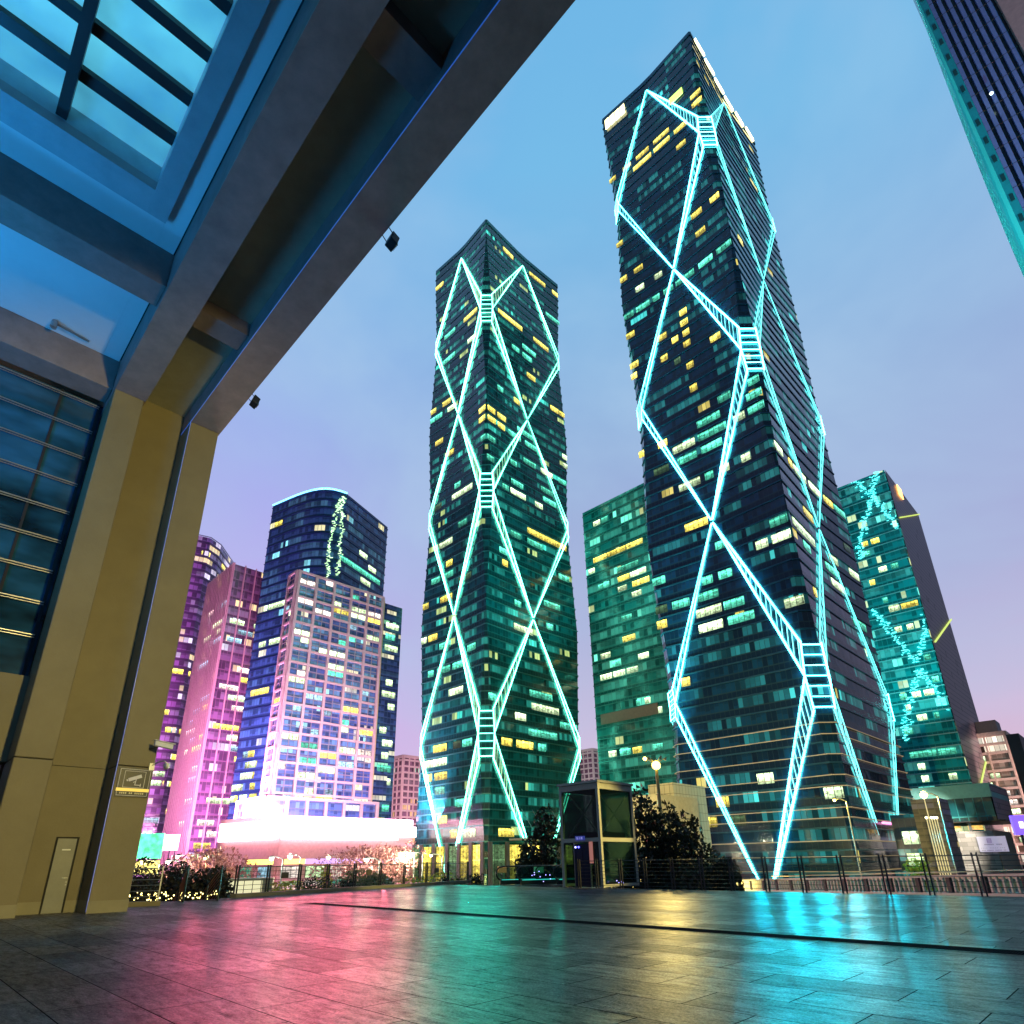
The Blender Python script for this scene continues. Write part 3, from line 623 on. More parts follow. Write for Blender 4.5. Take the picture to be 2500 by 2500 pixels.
# B3 curved blue tower
def curved_tower(name, label, pts, z1, fac, fh, band, group='lit office towers at the left', bh=.3):
    """pts: plan outline counter-clockwise seen from above"""
    root = empty(name, Vector((pts[0].x, pts[0].y, -6)), label, 'office block', group)
    m = MB(); uu = 0
    for a, b in zip(pts, pts[1:]+pts[:1]):
        L = (b-a).length; A = Vector((a.x, a.y, -6)); B = Vector((b.x, b.y, -6))
        m.quad(A, B, B+UP*(z1+6), A+UP*(z1+6), [(uu, -6), (uu+L, -6), (uu+L, z1), (uu, z1)]); uu += L
    m.build('curtain_wall', fac, root)
    m = MB(); m.ngon([Vector((a.x, a.y, z1)) for a in pts]); m.build('roof', M['steel_dark'], root)
    if band:
        m = MB(); cen = sum(pts, Vector((0, 0, 0)))/len(pts)
        z = -6+fh
        while z < z1+.5:
            for a, b in zip(pts, pts[1:]+pts[:1]):
                oa = (a-cen).normalized()*.35; ob = (b-cen).normalized()*.35
                A, B = a+oa, b+ob
                for zz in (z-bh/2,):
                    m.quad((A.x, A.y, zz), (B.x, B.y, zz), (B.x, B.y, zz+bh), (A.x, A.y, zz+bh))
                    m.quad((a.x, a.y, zz), (b.x, b.y, zz), (B.x, B.y, zz), (A.x, A.y, zz))
            z += fh
        m.build('floor_band', band, root)
    return root
def arc_windows(root, pts, seglist, fh, mats, h=None):
    """seglist: (start fraction, end fraction, z, mat) along the outline pts"""
    L = [0]
    for a, b in zip(pts, pts[1:]): L.append(L[-1]+(b-a).length)
    cen = sum(pts, Vector((0, 0, 0)))/len(pts)
    def P(f, z, o=.3):
        d = f*L[-1]
        for k_ in range(len(pts)-1):
            if L[k_] <= d <= L[k_+1]+1e-6:
                q = pts[k_].lerp(pts[k_+1], (d-L[k_])/max(1e-6, L[k_+1]-L[k_])); q = q+(q-cen).normalized()*o; return Vector((q.x, q.y, z))
    for f0, f1, z, mk in seglist:
        z = -6+(math.floor((z+6)/fh)+.3)*fh; n_ = max(1, int((f1-f0)*L[-1]/4)); m = MB()
        for q in range(n_):
            a = f0+(f1-f0)*q/n_; b = f0+(f1-f0)*(q+1)/n_; hh = h or fh*.6
            m.quad(P(a, z), P(b, z), P(b, z+hh), P(a, z+hh), [(a*L[-1], 0), (b*L[-1], 0), (b*L[-1], hh), (a*L[-1], hh)])
            m.quad(P(a, z, .05), P(b, z, .05), P(b, z), P(a, z))
        m.build('lit_window', M[mats[mk]], root)
WM = dict(y='win_y', g='win_g', w='win_w', d='win_d', c='win_c', p='win_p')
zt = at(*g4(1670, 275), 262.).z
eL = at(*g4(955, 150), 255.); eC = at(*g4(1410, 155), 243.); eR = at(*g4(1670, 275), 262.)
arc = []
for k_ in range(11):
    f = k_/10.; a_ = azp(*g4(955, 150))*(1-f)+azp(*g4(1410, 155))*f
    d = 258-22*math.sin(math.pi*min(1, f*1.02)*.62)
    arc.append(Vector((math.sin(a_)*d, math.cos(a_)*d, 0)))
e2 = at(*g4(1670, 275), 262.); e2.z = 0
outl = arc+[e2, e2+Vector((-25, 45, 0)), arc[0]+Vector((10, 35, 0))]
facB3 = facade('curved_tower_deep_blue_glass', (.03, .085, .24), (.02, .05, .18), fh=4., pw=1.5, dens=.08, seg=3, cols=((1., .9, .4), (.3, .9, 1.)), est=1., rough=.1, seed=41., dim=.6)
M['band_b'] = paint('deep_blue_metal_floor_band', (.02, .05, .22), .35, .4)
zt = 1.3+240*math.tan(math.radians(32.0))
b3 = curved_tower('office_tower', 'tall blue glass tower with a bowed front and blue-lit roofline', outl, zt, facB3, 4., M['band_b'])
sl_ = []
for (x0, x1, y, mk) in [(.05, .12, 13, 'y'), (.55, .95, 33, 'g'), (.06, .09, 52, 'w'), (.10, .55, 50, 'w'), (.58, .80, 51, 'w'), (.06, .12, 68, 'w'), (.15, .5, 67, 'w'), (.55, .75, 68, 'w'), (.05, .20, 86, 'y'), (.72, .80, 22, 'w'), (.82, .9, 28, 'w'), (.75, .85, 36, 'w'), (.80, .88, 43, 'y'), (.78, .95, 58, 'w'), (.7, .95, 74, 'c'), (.66, .74, 82, 'y'), (.8, .92, 82, 'y')]:
    sl_.append((x0, x1, zt-y, mk))
rnd = random.Random(12)
for k_ in range(20):
    f = rnd.uniform(.0, .16); sl_.append((f, f+rnd.uniform(.03, .1), rnd.uniform(8, zt-95), rnd.choice('wycw')))
arc_windows(b3, arc+[e2], sl_, 4., WM)
m = MB()
for k_ in range(len(arc)-1):
    a, b = arc[k_], arc[k_+1]; A = Vector((a.x, a.y, zt+.4)); B = Vector((b.x, b.y, zt+.4)); m.tube(A, B, .45, 5)
m.build('roof_edge_light', emit('blue_roof_edge_light', (.12, .55, 1.), 4.), b3)
# green ladder reflections on this facade, modelled as two rows of emissive dashes
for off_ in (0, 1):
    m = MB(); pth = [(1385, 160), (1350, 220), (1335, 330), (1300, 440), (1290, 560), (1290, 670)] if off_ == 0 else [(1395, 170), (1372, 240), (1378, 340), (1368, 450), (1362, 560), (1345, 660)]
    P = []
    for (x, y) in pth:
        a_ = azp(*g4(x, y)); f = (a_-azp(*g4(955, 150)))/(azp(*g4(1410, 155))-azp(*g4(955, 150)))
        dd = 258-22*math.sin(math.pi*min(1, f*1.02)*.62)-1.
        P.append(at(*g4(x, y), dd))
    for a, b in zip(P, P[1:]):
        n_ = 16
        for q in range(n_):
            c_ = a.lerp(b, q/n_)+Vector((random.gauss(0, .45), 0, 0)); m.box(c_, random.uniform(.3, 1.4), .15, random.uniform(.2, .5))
    m.build('reflection_glints', M['led_green_dim'], b3)
# B2 red-violet pinstriped tower
p = at(*g4(700, 583), 262.); q = onT(*g4(545, 680), tof(p)); q2 = onS(*g4(880, 635), sof(p))
TB2 = Tower(sof(p), tof(p), sof(p)-sof(q), tof(q2)-tof(p)+16, -6., p.z)
facB2 = facade('plum_glass_with_ribs', (.11, .06, .13), (.2, .1, .18), fh=4., pw=1.5, seg=2, dens=.16, cols=((1., .8, .3), (.8, .9, 1.)), est=1., rough=.15, seed=51., dim=.6)
b2 = box_tower('office_tower', 'plum red office tower with fine vertical ribs left of the bowed blue tower', 'office block', TB2, facB2, group='lit office towers at the left')
m = MB()
for i in range(4):
    n_ = int(TB2.W[i]/(2.0 if i == 3 else 4.2))
    for c_ in range(n_+1): m.hexa(TB2.pt(i, c_*(TB2.W[i]-.4)/n_, -6), TB2.e[i]*.4, TB2.n[i]*.5, UP*(TB2.z1+6.5))
m.build('vertical_rib', paint('rose_metal_rib', (.48, .30, .34), .5), b2)
random_windows(TB2, b2, [0, 3, 0], 80, 4., .3, 'wwycp', 15, (4, TB2.z1-14), (3, 11), 2.)
# B1 purple rounded tower at the far left
a0 = azp(*g4(100, 385)); a1 = azp(*g4(690, 450)); zt1 = 1.3+320*math.tan(math.radians(26.6))
arc1 = []
for k_ in range(9):
    f = k_/8.; a_ = a0+(a1-a0)*f; d = 322+(0 if f < .72 else (f-.72)**2*260)
    arc1.append(Vector((math.sin(a_)*d, math.cos(a_)*d, 0)))
facB1 = facade('violet_glass_curtain_wall', (.32, .14, .44), (.2, .06, .25), fh=4., pw=2.0, seg=2, dens=.2, cols=((1., .8, .35), (.9, .8, 1.)), est=.9, rough=.14, seed=61., dim=.8)
b1 = curved_tower('office_tower', 'violet glass tower with a rounded corner, farthest left behind the stone pillar', arc1+[arc1[-1]+Vector((-5, 50, 0)), arc1[0]+Vector((-20, 50, 0))], zt1, facB1, 4., paint('violet_metal_floor_band', (.16, .05, .25), .4))
sl_ = [(.52, .60, zt1-9, 'y'), (.82, .90, zt1-10, 'y'), (.40, .62, zt1-75, 'y'), (.35, .5, zt1-95, 'y')]
rnd = random.Random(9)
for k_ in range(60):
    f = rnd.uniform(.2, .9); sl_.append((f, f+rnd.uniform(.02, .12), rnd.uniform(6, zt1-100), rnd.choice('wypyc')))
arc_windows(b1, arc1, sl_, 4., WM)
# small pale block between wing and tower 2, and one right of tower 2
def grid_block(name, label, T, col, glassm, cw, fh, group=None):
    root = box_tower(name, label, 'apartment block', T, glassm, group=group)
    m = MB()
    for i in range(4):
        nc = max(1, int(T.W[i]/cw))
        for c_ in range(nc+1): m.hexa(T.pt(i, c_*(T.W[i]-.6)/nc, T.z0), T.e[i]*.6, T.n[i]*.5, UP*(T.z1-T.z0))
        z = T.z0
        while z < T.z1: m.hexa(T.pt(i, 0, z), T.e[i]*T.W[i], T.n[i]*.45, UP*.9); z += fh
        m.hexa(T.pt(i, 0, T.z1-.5), T.e[i]*T.W[i], T.n[i]*.6, UP*1.5)
    m.build('wall_grid', col, root)
    return root
facS = facade('dull_rose_glazing', (.15, .07, .12), (.3, .2, .22), fh=3.2, pw=1.4, dens=.1, est=.8, seed=71.)
p = at(985, 1847, 330.)
T5 = Tower(sof(p), tof(p), 8., 18., -6., p.z)
grid_block('apartment_tower', 'small pale pink gridded block between the blue wing and the green tower', T5, paint('rose_white_render', (.62, .42, .45), .7), facS, 3.4, 3.2)
p = at(1446, 1830, 420.)
T6 = Tower(sof(p), tof(p), 12., 15., -6., p.z)
grid_block('apartment_tower', 'distant pale apartment block seen in the gap right of the green tower', T6, paint('grey_rose_render', (.5, .42, .42), .7), facS, 3.8, 3.4)
# far right pink apartment block, stepped
p = at(2452, 1790, 300.)
facP = facade('lit_flats_glazing', (.2, .14, .12), (.4, .3, .28), fh=3.3, pw=1.6, dens=.5, cols=((1., .9, .7), (1., .95, .8)), est=1.2, rough=.2, seed=81., seg=5)
T7 = Tower(sof(p), tof(p), 26., 40., -6., p.z)
b7 = grid_block('apartment_tower', 'pale pink apartment slab with rows of bright windows at the right edge', T7, paint('warm_pink_render', (.8, .6, .56), .7), facP, 6.5, 3.3)
random_windows(T7, b7, [0, 3, 3], 60, 3.3, .3, 'wpw', 17, (0, T7.z1-2), (3, 6))
MB().hexa(T7.pt(3, 14, T7.z1, -3), DS*10, DT*10, UP*6).build('plant_room', paint('pink_plant_room', (.5, .36, .36), .7), b7)
MB().hexa(T7.pt(3, 2, T7.z1, -2), DS*9, DT*6, UP*2.5).build('roof_pavilion', paint('dark_red_tiles', (.2, .05, .05), .7), b7)
p = at(2486, 1790, 230.)
T8 = Tower(sof(p)+0, tof(p), 3., 30., -6., p.z)
box_tower('office_block', 'dark plain block cutting the right edge of the view', 'building', T8, paint('dark_plum_wall', (.03, .02, .04), .5))
# ------------------------------------------------------------------ podium with the blazing screen
scrL = at(547, 2030, 190.); sc0 = at(686, 2020, 172.); sc1 = at(966, 2030, 186.); sc2 = at(1008, 2030, 190.)
pod = empty('shopping_podium', Vector((sc0.x, sc0.y, -6)), 'pink lit shopping podium with shop windows under the glowing screen', 'building')
M['podwall'] = paint('rose_stone_podium', (.6, .34, .38), .6)
back = Vector((-6, 26, 0))
P5 = [at(535, 2030, 192.), scrL, sc0, sc1, sc2]
P5 = [Vector((v.x, v.y, -6)) for v in P5]
zp = 1.3+172*math.tan(math.radians(3.9))
m = MB()
for a, b in zip(P5, P5[1:]): m.quad(a, b, b+UP*(zp+6), a+UP*(zp+6), [(0, 0), ((b-a).length, 0), ((b-a).length, zp+6), (0, zp+6)])
tp = [v+UP*(zp+6) for v in P5]; bk = [tp[-1]+back, tp[0]+back]
m.ngon(tp+bk); m.quad(P5[-1], P5[-1]+back, bk[0], tp[-1]); m.quad(P5[0]+back, P5[0], tp[0], bk[1])
m.quad(P5[-1]+back, P5[0]+back, bk[1], bk[0])
m.build('wall', M['podwall'], pod)
rnd = random.Random(44)
shopc = ['win_w', 'win_y', 'win_p', 'win_c', 'win_g', 'win_w']
for a, b in zip(P5, P5[1:]):
    L = (b-a).length; d = (b-a).normalized(); nrm = Vector((d.y, -d.x, 0)); n_ = max(1, int(L/6))
    for c_ in range(n_+1):
        MB().hexa(a+d*min(L-.9, max(0, c_*L/n_-.45)), d*.9, nrm*.7, UP*(7.2)).build('pier', M['podwall'], pod)
    for c_ in range(n_):
        for z, h in ((-5.6, 3.2), (-1.7, 2.6)):
            if rnd.random() < .85:
                w = MB(); w.hexa(a+d*(c_*L/n_+.8)+UP*(z+6), d*(L/n_-1.6), nrm*.15, UP*h); w.build('shop_window', M[rnd.choice(shopc)], pod)
for px_, w_, c_, s_ in ((640, 9, (1., .8, .1), 2.5), (765, 14, (1., .85, .1), 2.5), (870, 26, (.6, .35, 1.), 1.2), (640, 0, (1, 1, 1), 1)):
    if not w_: continue
    c0 = at(px_, 2078, 168.); d = (P5[3]-P5[2]).normalized() if px_ > 686 else (P5[2]-P5[1]).normalized()
    MB().hexa(Vector((c0.x, c0.y, -1.1+2.6))-d*w_/2, d*w_, Vector((d.y, -d.x, 0))*.5, UP*1.1).build('shop_sign', emit('shop_sign_light_%d' % px_, c_, s_), pod)
scr = empty('led_screen', Vector((sc0.x, sc0.y, 0)), 'huge overexposed white pink wraparound screen glowing on the shopping podium', 'screen')
def panel(a, b, z0, z1, mat, name, th=.6):
    d = (b-a).normalized(); n_ = Vector((d.y, -d.x, 0)); a_ = Vector((a.x, a.y, z0))+n_*.9; L = (b-a).length
    MB().hexa(a_, d*L, n_*th, UP*(z1-z0)).build(name, mat, scr)
for v in (scrL, sc0, sc1, sc2): v.z = 0
panel(scrL, sc0, 1.3+180*math.tan(math.radians(1.9)), 1.3+180*math.tan(math.radians(3.35)), M['screen'], 'display')
panel(sc0, sc1, 1.3+176*math.tan(math.radians(1.95)), 1.3+176*math.tan(math.radians(3.5)), M['screen'], 'display')
panel(sc1, sc2, 1.3+188*math.tan(math.radians(2.1)), 1.3+188*math.tan(math.radians(2.95)), M['screen'], 'display')
m = MB(); 
# white square billboard on the plum tower
c0 = at(418, 2050, 215.); bbx = empty('billboard', Vector((c0.x, c0.y, -6)), 'plain pale lit square billboard low on the plum tower', 'billboard')
d = Vector((1, .25, 0)).normalized(); nn = Vector((d.y, -d.x, 0))
MB().hexa(Vector((c0.x, c0.y, c0.z-3))-d*2.2, d*4.4+Vector((0, 0, 0)), nn*.3, UP*4.4).build('panel', emit('pale_yellow_billboard', (1., .95, .7), 1.1), bbx)
m = MB(); m.tube(Vector((c0.x, c0.y, -6))-nn*.2, Vector((c0.x, c0.y, c0.z))-nn*.2, .2, 6); m.tube(Vector((c0.x, c0.y, -6))+d*1.5-nn*.2, Vector((c0.x, c0.y, c0.z))+d*1.5-nn*.2, .2, 6); m.build('post', M['steel_dark'], bbx)
# green shop front at far left
c0 = at(352, 2065, 150.); gs = empty('shop_sign', Vector((c0.x, c0.y, -6)), 'green and white lit shop front beside the stone pillar', 'sign')
MB().hexa(Vector((c0.x-5, c0.y, c0.z-2.4)), Vector((8, 1.5, 0)), Vector((.1, -.5, 0)), UP*4.8).build('face', emit('green_shop_light', (.1, 1., .45), 1.8, var=.9), gs)
MB().hexa(Vector((c0.x-5, c0.y-.1, c0.z-5.4)), Vector((8, 1.5, 0)), Vector((.1, -.5, 0)), UP*2.6).build('fascia', emit('yellow_shop_fascia', (1., .8, .2), 1.8), gs)
m = MB(); m.tube(Vector((c0.x-4, c0.y+.5, -6)), Vector((c0.x-4, c0.y+.5, c0.z+2)), .25); m.tube(Vector((c0.x+2, c0.y+1.6, -6)), Vector((c0.x+2, c0.y+1.6, c0.z+2)), .25); m.build('post', M['steel_dark'], gs)
# ------------------------------------------------------------------ right-hand podium, checkered wall, billboard, light poles
c0 = at(2409, 1914, 205.)
TG = Tower(sof(c0), tof(c0), 42., 26., 9.2, c0.z)
facG = facade('podium_teal_glass', (.006, .05, .06), (.05, .3, .3), fh=5., pw=2., dens=.05, est=.5, rough=.06, seed=91.)
tg = box_tower('glass_podium', 'teal glass box storey with pale top band on the right-hand podium', 'building', TG, facG)
m = MB(); TG.loft(m, [TG.z1-3.2, TG.z1+.3], .4); m.build('top_band', paint('pale_teal_band', (.2, .5, .48), .5), tg)
m = MB(); m.quad(TG.pt(0, .1, 9.2, .2), TG.pt(0, 26, 9.2, .2), TG.pt(0, 26, TG.z1, .45), TG.pt(0, .1, TG.z1, .45), [(0, 0), (26, 0), (26, 14), (0, 14)]); m.build('side_wall', M['mauve'], tg)
m = MB(); m.hexa(TG.pt(3, 0, 9., 2), DS*44, DT*28, UP*.3); m.build('soffit_slab', M['steel_dark'], tg)
k = N('checkered_stone_wall'); uv = k.uv()
br = k.n('ShaderNodeTexBrick', offset=.5, i={'Vector': uv, 'Color1': (.42, .40, .38, 1), 'Color2': (.10, .095, .09, 1), 'Mortar': (.2, .19, .18, 1), 'Scale': 1., 'Mortar Size': .05, 'Brick Width': 2.4, 'Row Height': 1.05, 'Bias': -.2})
pr = k.n('ShaderNodeBsdfPrincipled', i={'Base Color': br.outputs[0], 'Roughness': .6}); M['checker'] = k.fin(pr.outputs[0])
TC = Tower(sof(c0)-1.5, tof(c0)-1., 42., 26., -6., 6.8)
tc = box_tower('podium_building', 'low podium building faced in checkered light and dark stone at the right', 'building', TC, M['checker'])
MB().hexa(TC.pt(0, 0, -6, .1), DT*26, DS*.2, UP*12.9).build('side_wall', paint('tan_stone', (.4, .3, .2), .6), tc)
for q in range(7): MB().hexa(TC.pt(3, 1+q*6, 6.9, -1.5), DS*.6, DT*.6, UP*2.1).build('column', M['steel'], tc)
for q in range(8):
    MB().hexa(TC.pt(3, 3+q*4.8, 7.2, -3), DS*3.2, DT*.2, UP*1.1).build('restaurant_window', emit('amber_restaurant_light', (1., .6, .12), 1.2, var=1.2) if q == 0 else bpy.data.materials['amber_restaurant_light'], tc)
c1 = at(2420, 2062, 195.)
b_ = empty('billboard', Vector((c1.x, c1.y, -6)), 'pale lilac billboard with a square emblem hung on the checkered wall', 'billboard')
pA = TC.px(3, 2384, 2043); pB = TC.px(3, 2455, 2043); pC = TC.px(3, 2395, 2080)
Zt, Zb = pA[1], pC[1]; Lb = abs(pB[0]-pA[0]); uA = min(pA[0], pB[0])
MB().hexa(TC.pt(3, uA, Zb, .3), DS*Lb, -DT*.3, UP*(Zt-Zb)).build('panel', emit('lilac_backlit_panel', (.55, .5, .72), .62), b_)
m = MB(); ce = TC.pt(3, uA+Lb*.42, Zt-(Zt-Zb)*.42, .63); hs = (Zt-Zb)*.13
for q in range(4):
    m.hexa(ce+DS*(-hs)+UP*(q*hs*.62), DS*hs*2, -DT*.05, UP*hs*.3)
m.hexa(ce+DS*(-hs), DS*hs*.25, -DT*.06, UP*hs*2.1); m.hexa(ce+DS*(hs*.75), DS*hs*.25, -DT*.06, UP*hs*2.1)
m.build('emblem', emit('violet_print', (.3, .12, .5), .35), b_)
m = MB()
for row, (z_, n_, w_) in enumerate(((.5, 9, .035), (.28, 14, .02), (.13, 18, .03))):
    for q in range(n_):
        if (q*7+row) % 6 == 5: continue
        m.hexa(TC.pt(3, uA+Lb*(.22+.62*q/n_) if row < 1 else uA+Lb*(.08+.84*q/n_), Zb+(Zt-Zb)*(z_-.06), .63), DS*Lb*w_*(1.1 if row else 1.3), -DT*.05, UP*(Zt-Zb)*(.05 if row else .07))
m.build('lettering', emit('grey_violet_print', (.25, .18, .4), .3), b_)
# fluted lit poles
for q in range(5):
    x_ = 2262+q*6.2; a = at(x_, 1998, 118.); a2 = Vector((a.x, a.y, 0))
    r_ = empty('lit_column', Vector((a.x, a.y, -6)), 'one of five thin yellow-lit columns standing left of the checkered wall', 'lit column', 'five thin yellow-lit columns')
    z1_ = a.z+(3. if q == 1 else 0)
    MB().tube(Vector((a.x, a.y, -6)), Vector((a.x, a.y, z1_)), .085, 8, .07).build('shaft', M['lit_pole_shaft'] if 'lit_pole_shaft' in M else M.setdefault('lit_pole_shaft', emit('yellow_lit_shaft', (1., .82, .35), .75)), r_)  # pale pole, the light falling on it is put into its emission
    MB().ball(Vector((a.x, a.y, z1_+.1)), .2).build('lamp', M.setdefault('pole_lamp', emit('pole_lamp', (1., .9, .5), 5.)), r_)
# dark stone pier building left of the checkered wall
c2 = at(2292, 1948, 150.)
TD = Tower(sof(c2), tof(c2), 5., 7., -6., c2.z)
td = box_tower('pier_building', 'narrow dark tiled building behind the thin lit columns', 'building', TD, facade('dark_tiled_wall', (.06, .05, .03), (.10, .09, .05), fh=1.2, pw=1.4, spand=.2, dens=.03, cols=((.9, .7, .2), (.2, .3, 1.)), est=.4, rough=.4, seed=95.))
c3 = at(2225, 1985, 150.)
TE_ = Tower(sof(c3), tof(c3)+4, 5., 18., -6., c3.z)
te = box_tower('glass_annex', 'small glass annex with lime lit windows right of the tallest tower base', 'building', TE_, fac1)
random_windows(TE_, te, [0, 3, 3], 9, 4.2, .2, 'wwy', 3, (-2, TE_.z1-1), (2, 4))
# plain walls right foreground: purple kiosk sign
c4 = at(2494, 2015, 120.); ks = empty('shop_sign', Vector((c4.x, c4.y, -6)), 'blue violet lit box sign at the right edge', 'sign')
MB().hexa(Vector((c4.x-1.2, c4.y, c4.z-1.3)), Vector((6, -2, 0)), Vector((.2, .6, 0)), UP*2.7).build('box', emit('blue_violet_sign', (.18, .08, 1.), 1.6), ks)
m = MB()
for q in range(3): m.hexa(Vector((c4.x-.5+q*.8, c4.y-.3-q*.27, c4.z-.4)), Vector((.5, -.17, 0)), Vector((.02, .1, 0)), UP*.9)
m.build('lettering', emit('white_sign_letters', (1, 1, 1), 2.), ks)
MB().tube(Vector((c4.x, c4.y+.5, -6)), Vector((c4.x, c4.y+.5, c4.z)), .2).build('post', M['steel_dark'], ks)
# ------------------------------------------------------------------ low beige building behind the lift
c5 = at(1602, 1938, 112.)
TF = Tower(sof(c5), tof(c5), 11., 14., -6., c5.z)
M['beige'] = paint('beige_stone_panels', (.42, .38, .27), .6, var=.15)
tf = box_tower('annex_building', 'low beige stone building standing behind the glass lift kiosk', 'building', TF, M['beige'])
for u_ in (3.5, 5.2): MB().hexa(TF.pt(3, u_, 5.2, .05), DS*1.1, -DT*.12, UP*2.8).build('window', M['win_d'], tf)
k = N('square_tile_wall'); br = k.n('ShaderNodeTexBrick', offset=0., i={'Vector': k.uv(), 'Color1': (.46, .43, .31, 1), 'Color2': (.52, .48, .34, 1), 'Mortar': (.12, .11, .08, 1), 'Scale': 1., 'Mortar Size': .04, 'Brick Width': 1.1, 'Row Height': 1.6})
M['tiles'] = k.fin(k.n('ShaderNodeBsdfPrincipled', i={'Base Color': br.outputs[0], 'Roughness': .45}).outputs[0])
c6 = at(1642, 1910, 122.)
TH_ = Tower(sof(c6), tof(c6), 5.5, 12., -6., c6.z)
th_ = box_tower('tiled_building', 'pale building of large square tiles right of the yellow street lamp', 'building', TH_, M['tiles'])
# ------------------------------------------------------------------ upper right neighbour tower (we stand near its foot)
DR = 92.
def azd(a, d, z): a = math.radians(a); return Vector((math.sin(a)*d, math.cos(a)*d, z))
nb = empty('neighbour_tower', azd(50.7, DR, -6), 'very tall dark striped tower with a teal curved edge, cut by the upper right corner', 'skyscraper')
A = azd(50.7, DR, -6); Bp = azd(54.85, DR+1.5, -6); dAB = (Bp-A).normalized(); nAB = Vector((dAB.y, -dAB.x, 0)); LAB = (Bp-A).length
ZT = 175.
mpl, mbk, mtk = MB(), MB(), MB()
mbk.hexa(A-nAB*.55, dAB*LAB, -nAB*8, UP*(ZT+6)); mbk.build('dark_glass', paint('black_blue_glass', (.006, .008, .02), .15), nb)
ns = 7; w_ = LAB/ns; PIL = paint('slate_blue_pilaster', (.16, .22, .52), .4)
for q in range(ns): MB().hexa(A+dAB*(q*w_+.02), dAB*w_*.5, -nAB*.5, UP*(ZT+6)).build('pilaster', PIL, nb)
for q in range(44):
    z = -6+q*4.1
    mtk.hexa(A+UP*(z+6)+nAB*.02, dAB*LAB, -nAB*.1, UP*.05)
mtk.build('floor_joint', M['joint'], nb)
# teal vent strip
S0 = azd(50.15, DR-.1, -6); dS = (A-S0)
VEN = paint('dark_teal_vent', (.005, .07, .08), .4); mv = MB(); mv.hexa(S0, dS, Vector((dS.y, -dS.x, 0)).normalized()*-.5, UP*(ZT+6)); mv.build('edge_strip', paint('teal_metal_strip', (.01, .38, .45), .35), nb)
mv = MB()
for q in range(40):
    z = 2+q*4.1; MB().hexa(S0+dS*.25+UP*z, dS*.5, Vector((dS.y, -dS.x, 0)).normalized()*.08, UP*1.3).build('vent', VEN, nb)
# smooth curved teal fin, tapering towards the top
mv = MB(); prev = None
for q in range(41):
    z = -6+(ZT+6)*q/40.; el = math.degrees(math.atan2(z-H, DR))
    wdt = 1.02 if el < 38 else max(0.12, 1.02-.82*((el-38)/18.)**2)
    row = []
    for j in range(7):
        f = j/6.; row.append(azd(50.15-wdt*f, DR-.1-1.4*math.sin(f*math.pi*.5)+2.2*f*f, z))
    if prev:
        for j in range(6): mv.quad(prev[j+1], prev[j], row[j], row[j+1])
    prev = row
mv.sm = True
mv.build('curved_fin', paint('turquoise_glazed_fin', (.03, .80, .80), .35, var=.1, scale=.05), nb)
mv = MB(); mv.hexa(Bp-nAB*-.3, (azd(66, DR+6, -6)-Bp), -nAB*8, UP*(ZT+6)); mv.build('side_wall', paint('rose_stone_wall', (.5, .3, .3), .6), nb)
mv = MB(); mv.ball(azd(52.0, DR-.9, 1.3+DR*math.tan(math.radians(48.6))), .22); mv.build('facade_lamp', emit('facade_lamp', (.7, 1., 1.), 6.), nb)
# ------------------------------------------------------------------ portal / canopy building at the left
po = empty('portal_building', ST(-23.8, 2.44), 'stone portal building with a deep canopy, glazed wall and skylight at the left', 'building')
m = MB()
m.st(-25.6, -23.8, 2.44, 3.44, 0, 4.47); m.st(-25.6, -23.8, 2.44, 3.44, 4.49, 18.5)
m.build('pillar_fin', M['concrete'], po, bevel=.03)
m = MB(); m.st(-26.4, -23.8, 5.2, 6.30, 0, 4.47); m.st(-26.4, -23.8, 5.2, 6.30, 4.49, 18.5)
m.build('pillar_fin', M['concrete'], po, bevel=.03)
m = MB(); m.st(-26.4, -25.1, 3.443, 5.197, 0, 4.47); m.st(-26.4, -25.1, 3.443, 5.197, 4.49, 19.5); m.build('pillar_panel', M['concrete'], po)
m = MB(); m.st(-26., -23.86, 2.46, 3.42, 4.47, 4.49); m.st(-26., -25.16, 3.45, 5.19, 4.47, 4.49); m.st(-26, -23.86, 5.22, 6.28, 4.47, 4.49); m.build('joint', M['joint'], po)
m = MB(); m.st(-25.6, -23.78, 2.43, 3.45, .0, .35); m.st(-26.3, -25.08, 3.46, 5.19, 0, .35); m.st(-26.3, -23.78, 5.19, 6.31, 0, .35); m.build('skirting', paint('stone_skirting', (.2, .18, .11), .6), po)
MB().st(-26.4, 10, 2.44, 3.5, 18.503, 21.2).build('main_beam', M['beamc'], po)
MB().st(-26.4, 10, 5.2, 6.35, 18.503, 22.2).build('main_beam', M['beamc'], po)
m = MB(); m.st(-25.1, 10, 3.503, 5.197, 19.5, 19.8); m.build('recess_soffit', paint('olive_soffit', (.26, .25, .18), .6), po)
MB().st(-19.2, -18.27, 3.503, 5.197, 18.95, 19.498).build('cross_beam', M['beamc'], po)
MB().st(-8.2, -7.27, 3.503, 5.197, 18.95, 19.498).build('cross_beam', M['beamc'], po)
# thin edge strips that carry blue emission of their own
ES = emit('blue_emissive_edge', (.0, .14, 1.), .35)
MB().st(-25.0, 9.5, 5.18, 5.197, 18.503, 18.54).build('blue_edge_strip', ES, po)
MB().st(-23.83, -23.80, 5.18, 5.197, .05, 18.5).build('blue_edge_strip', ES, po)
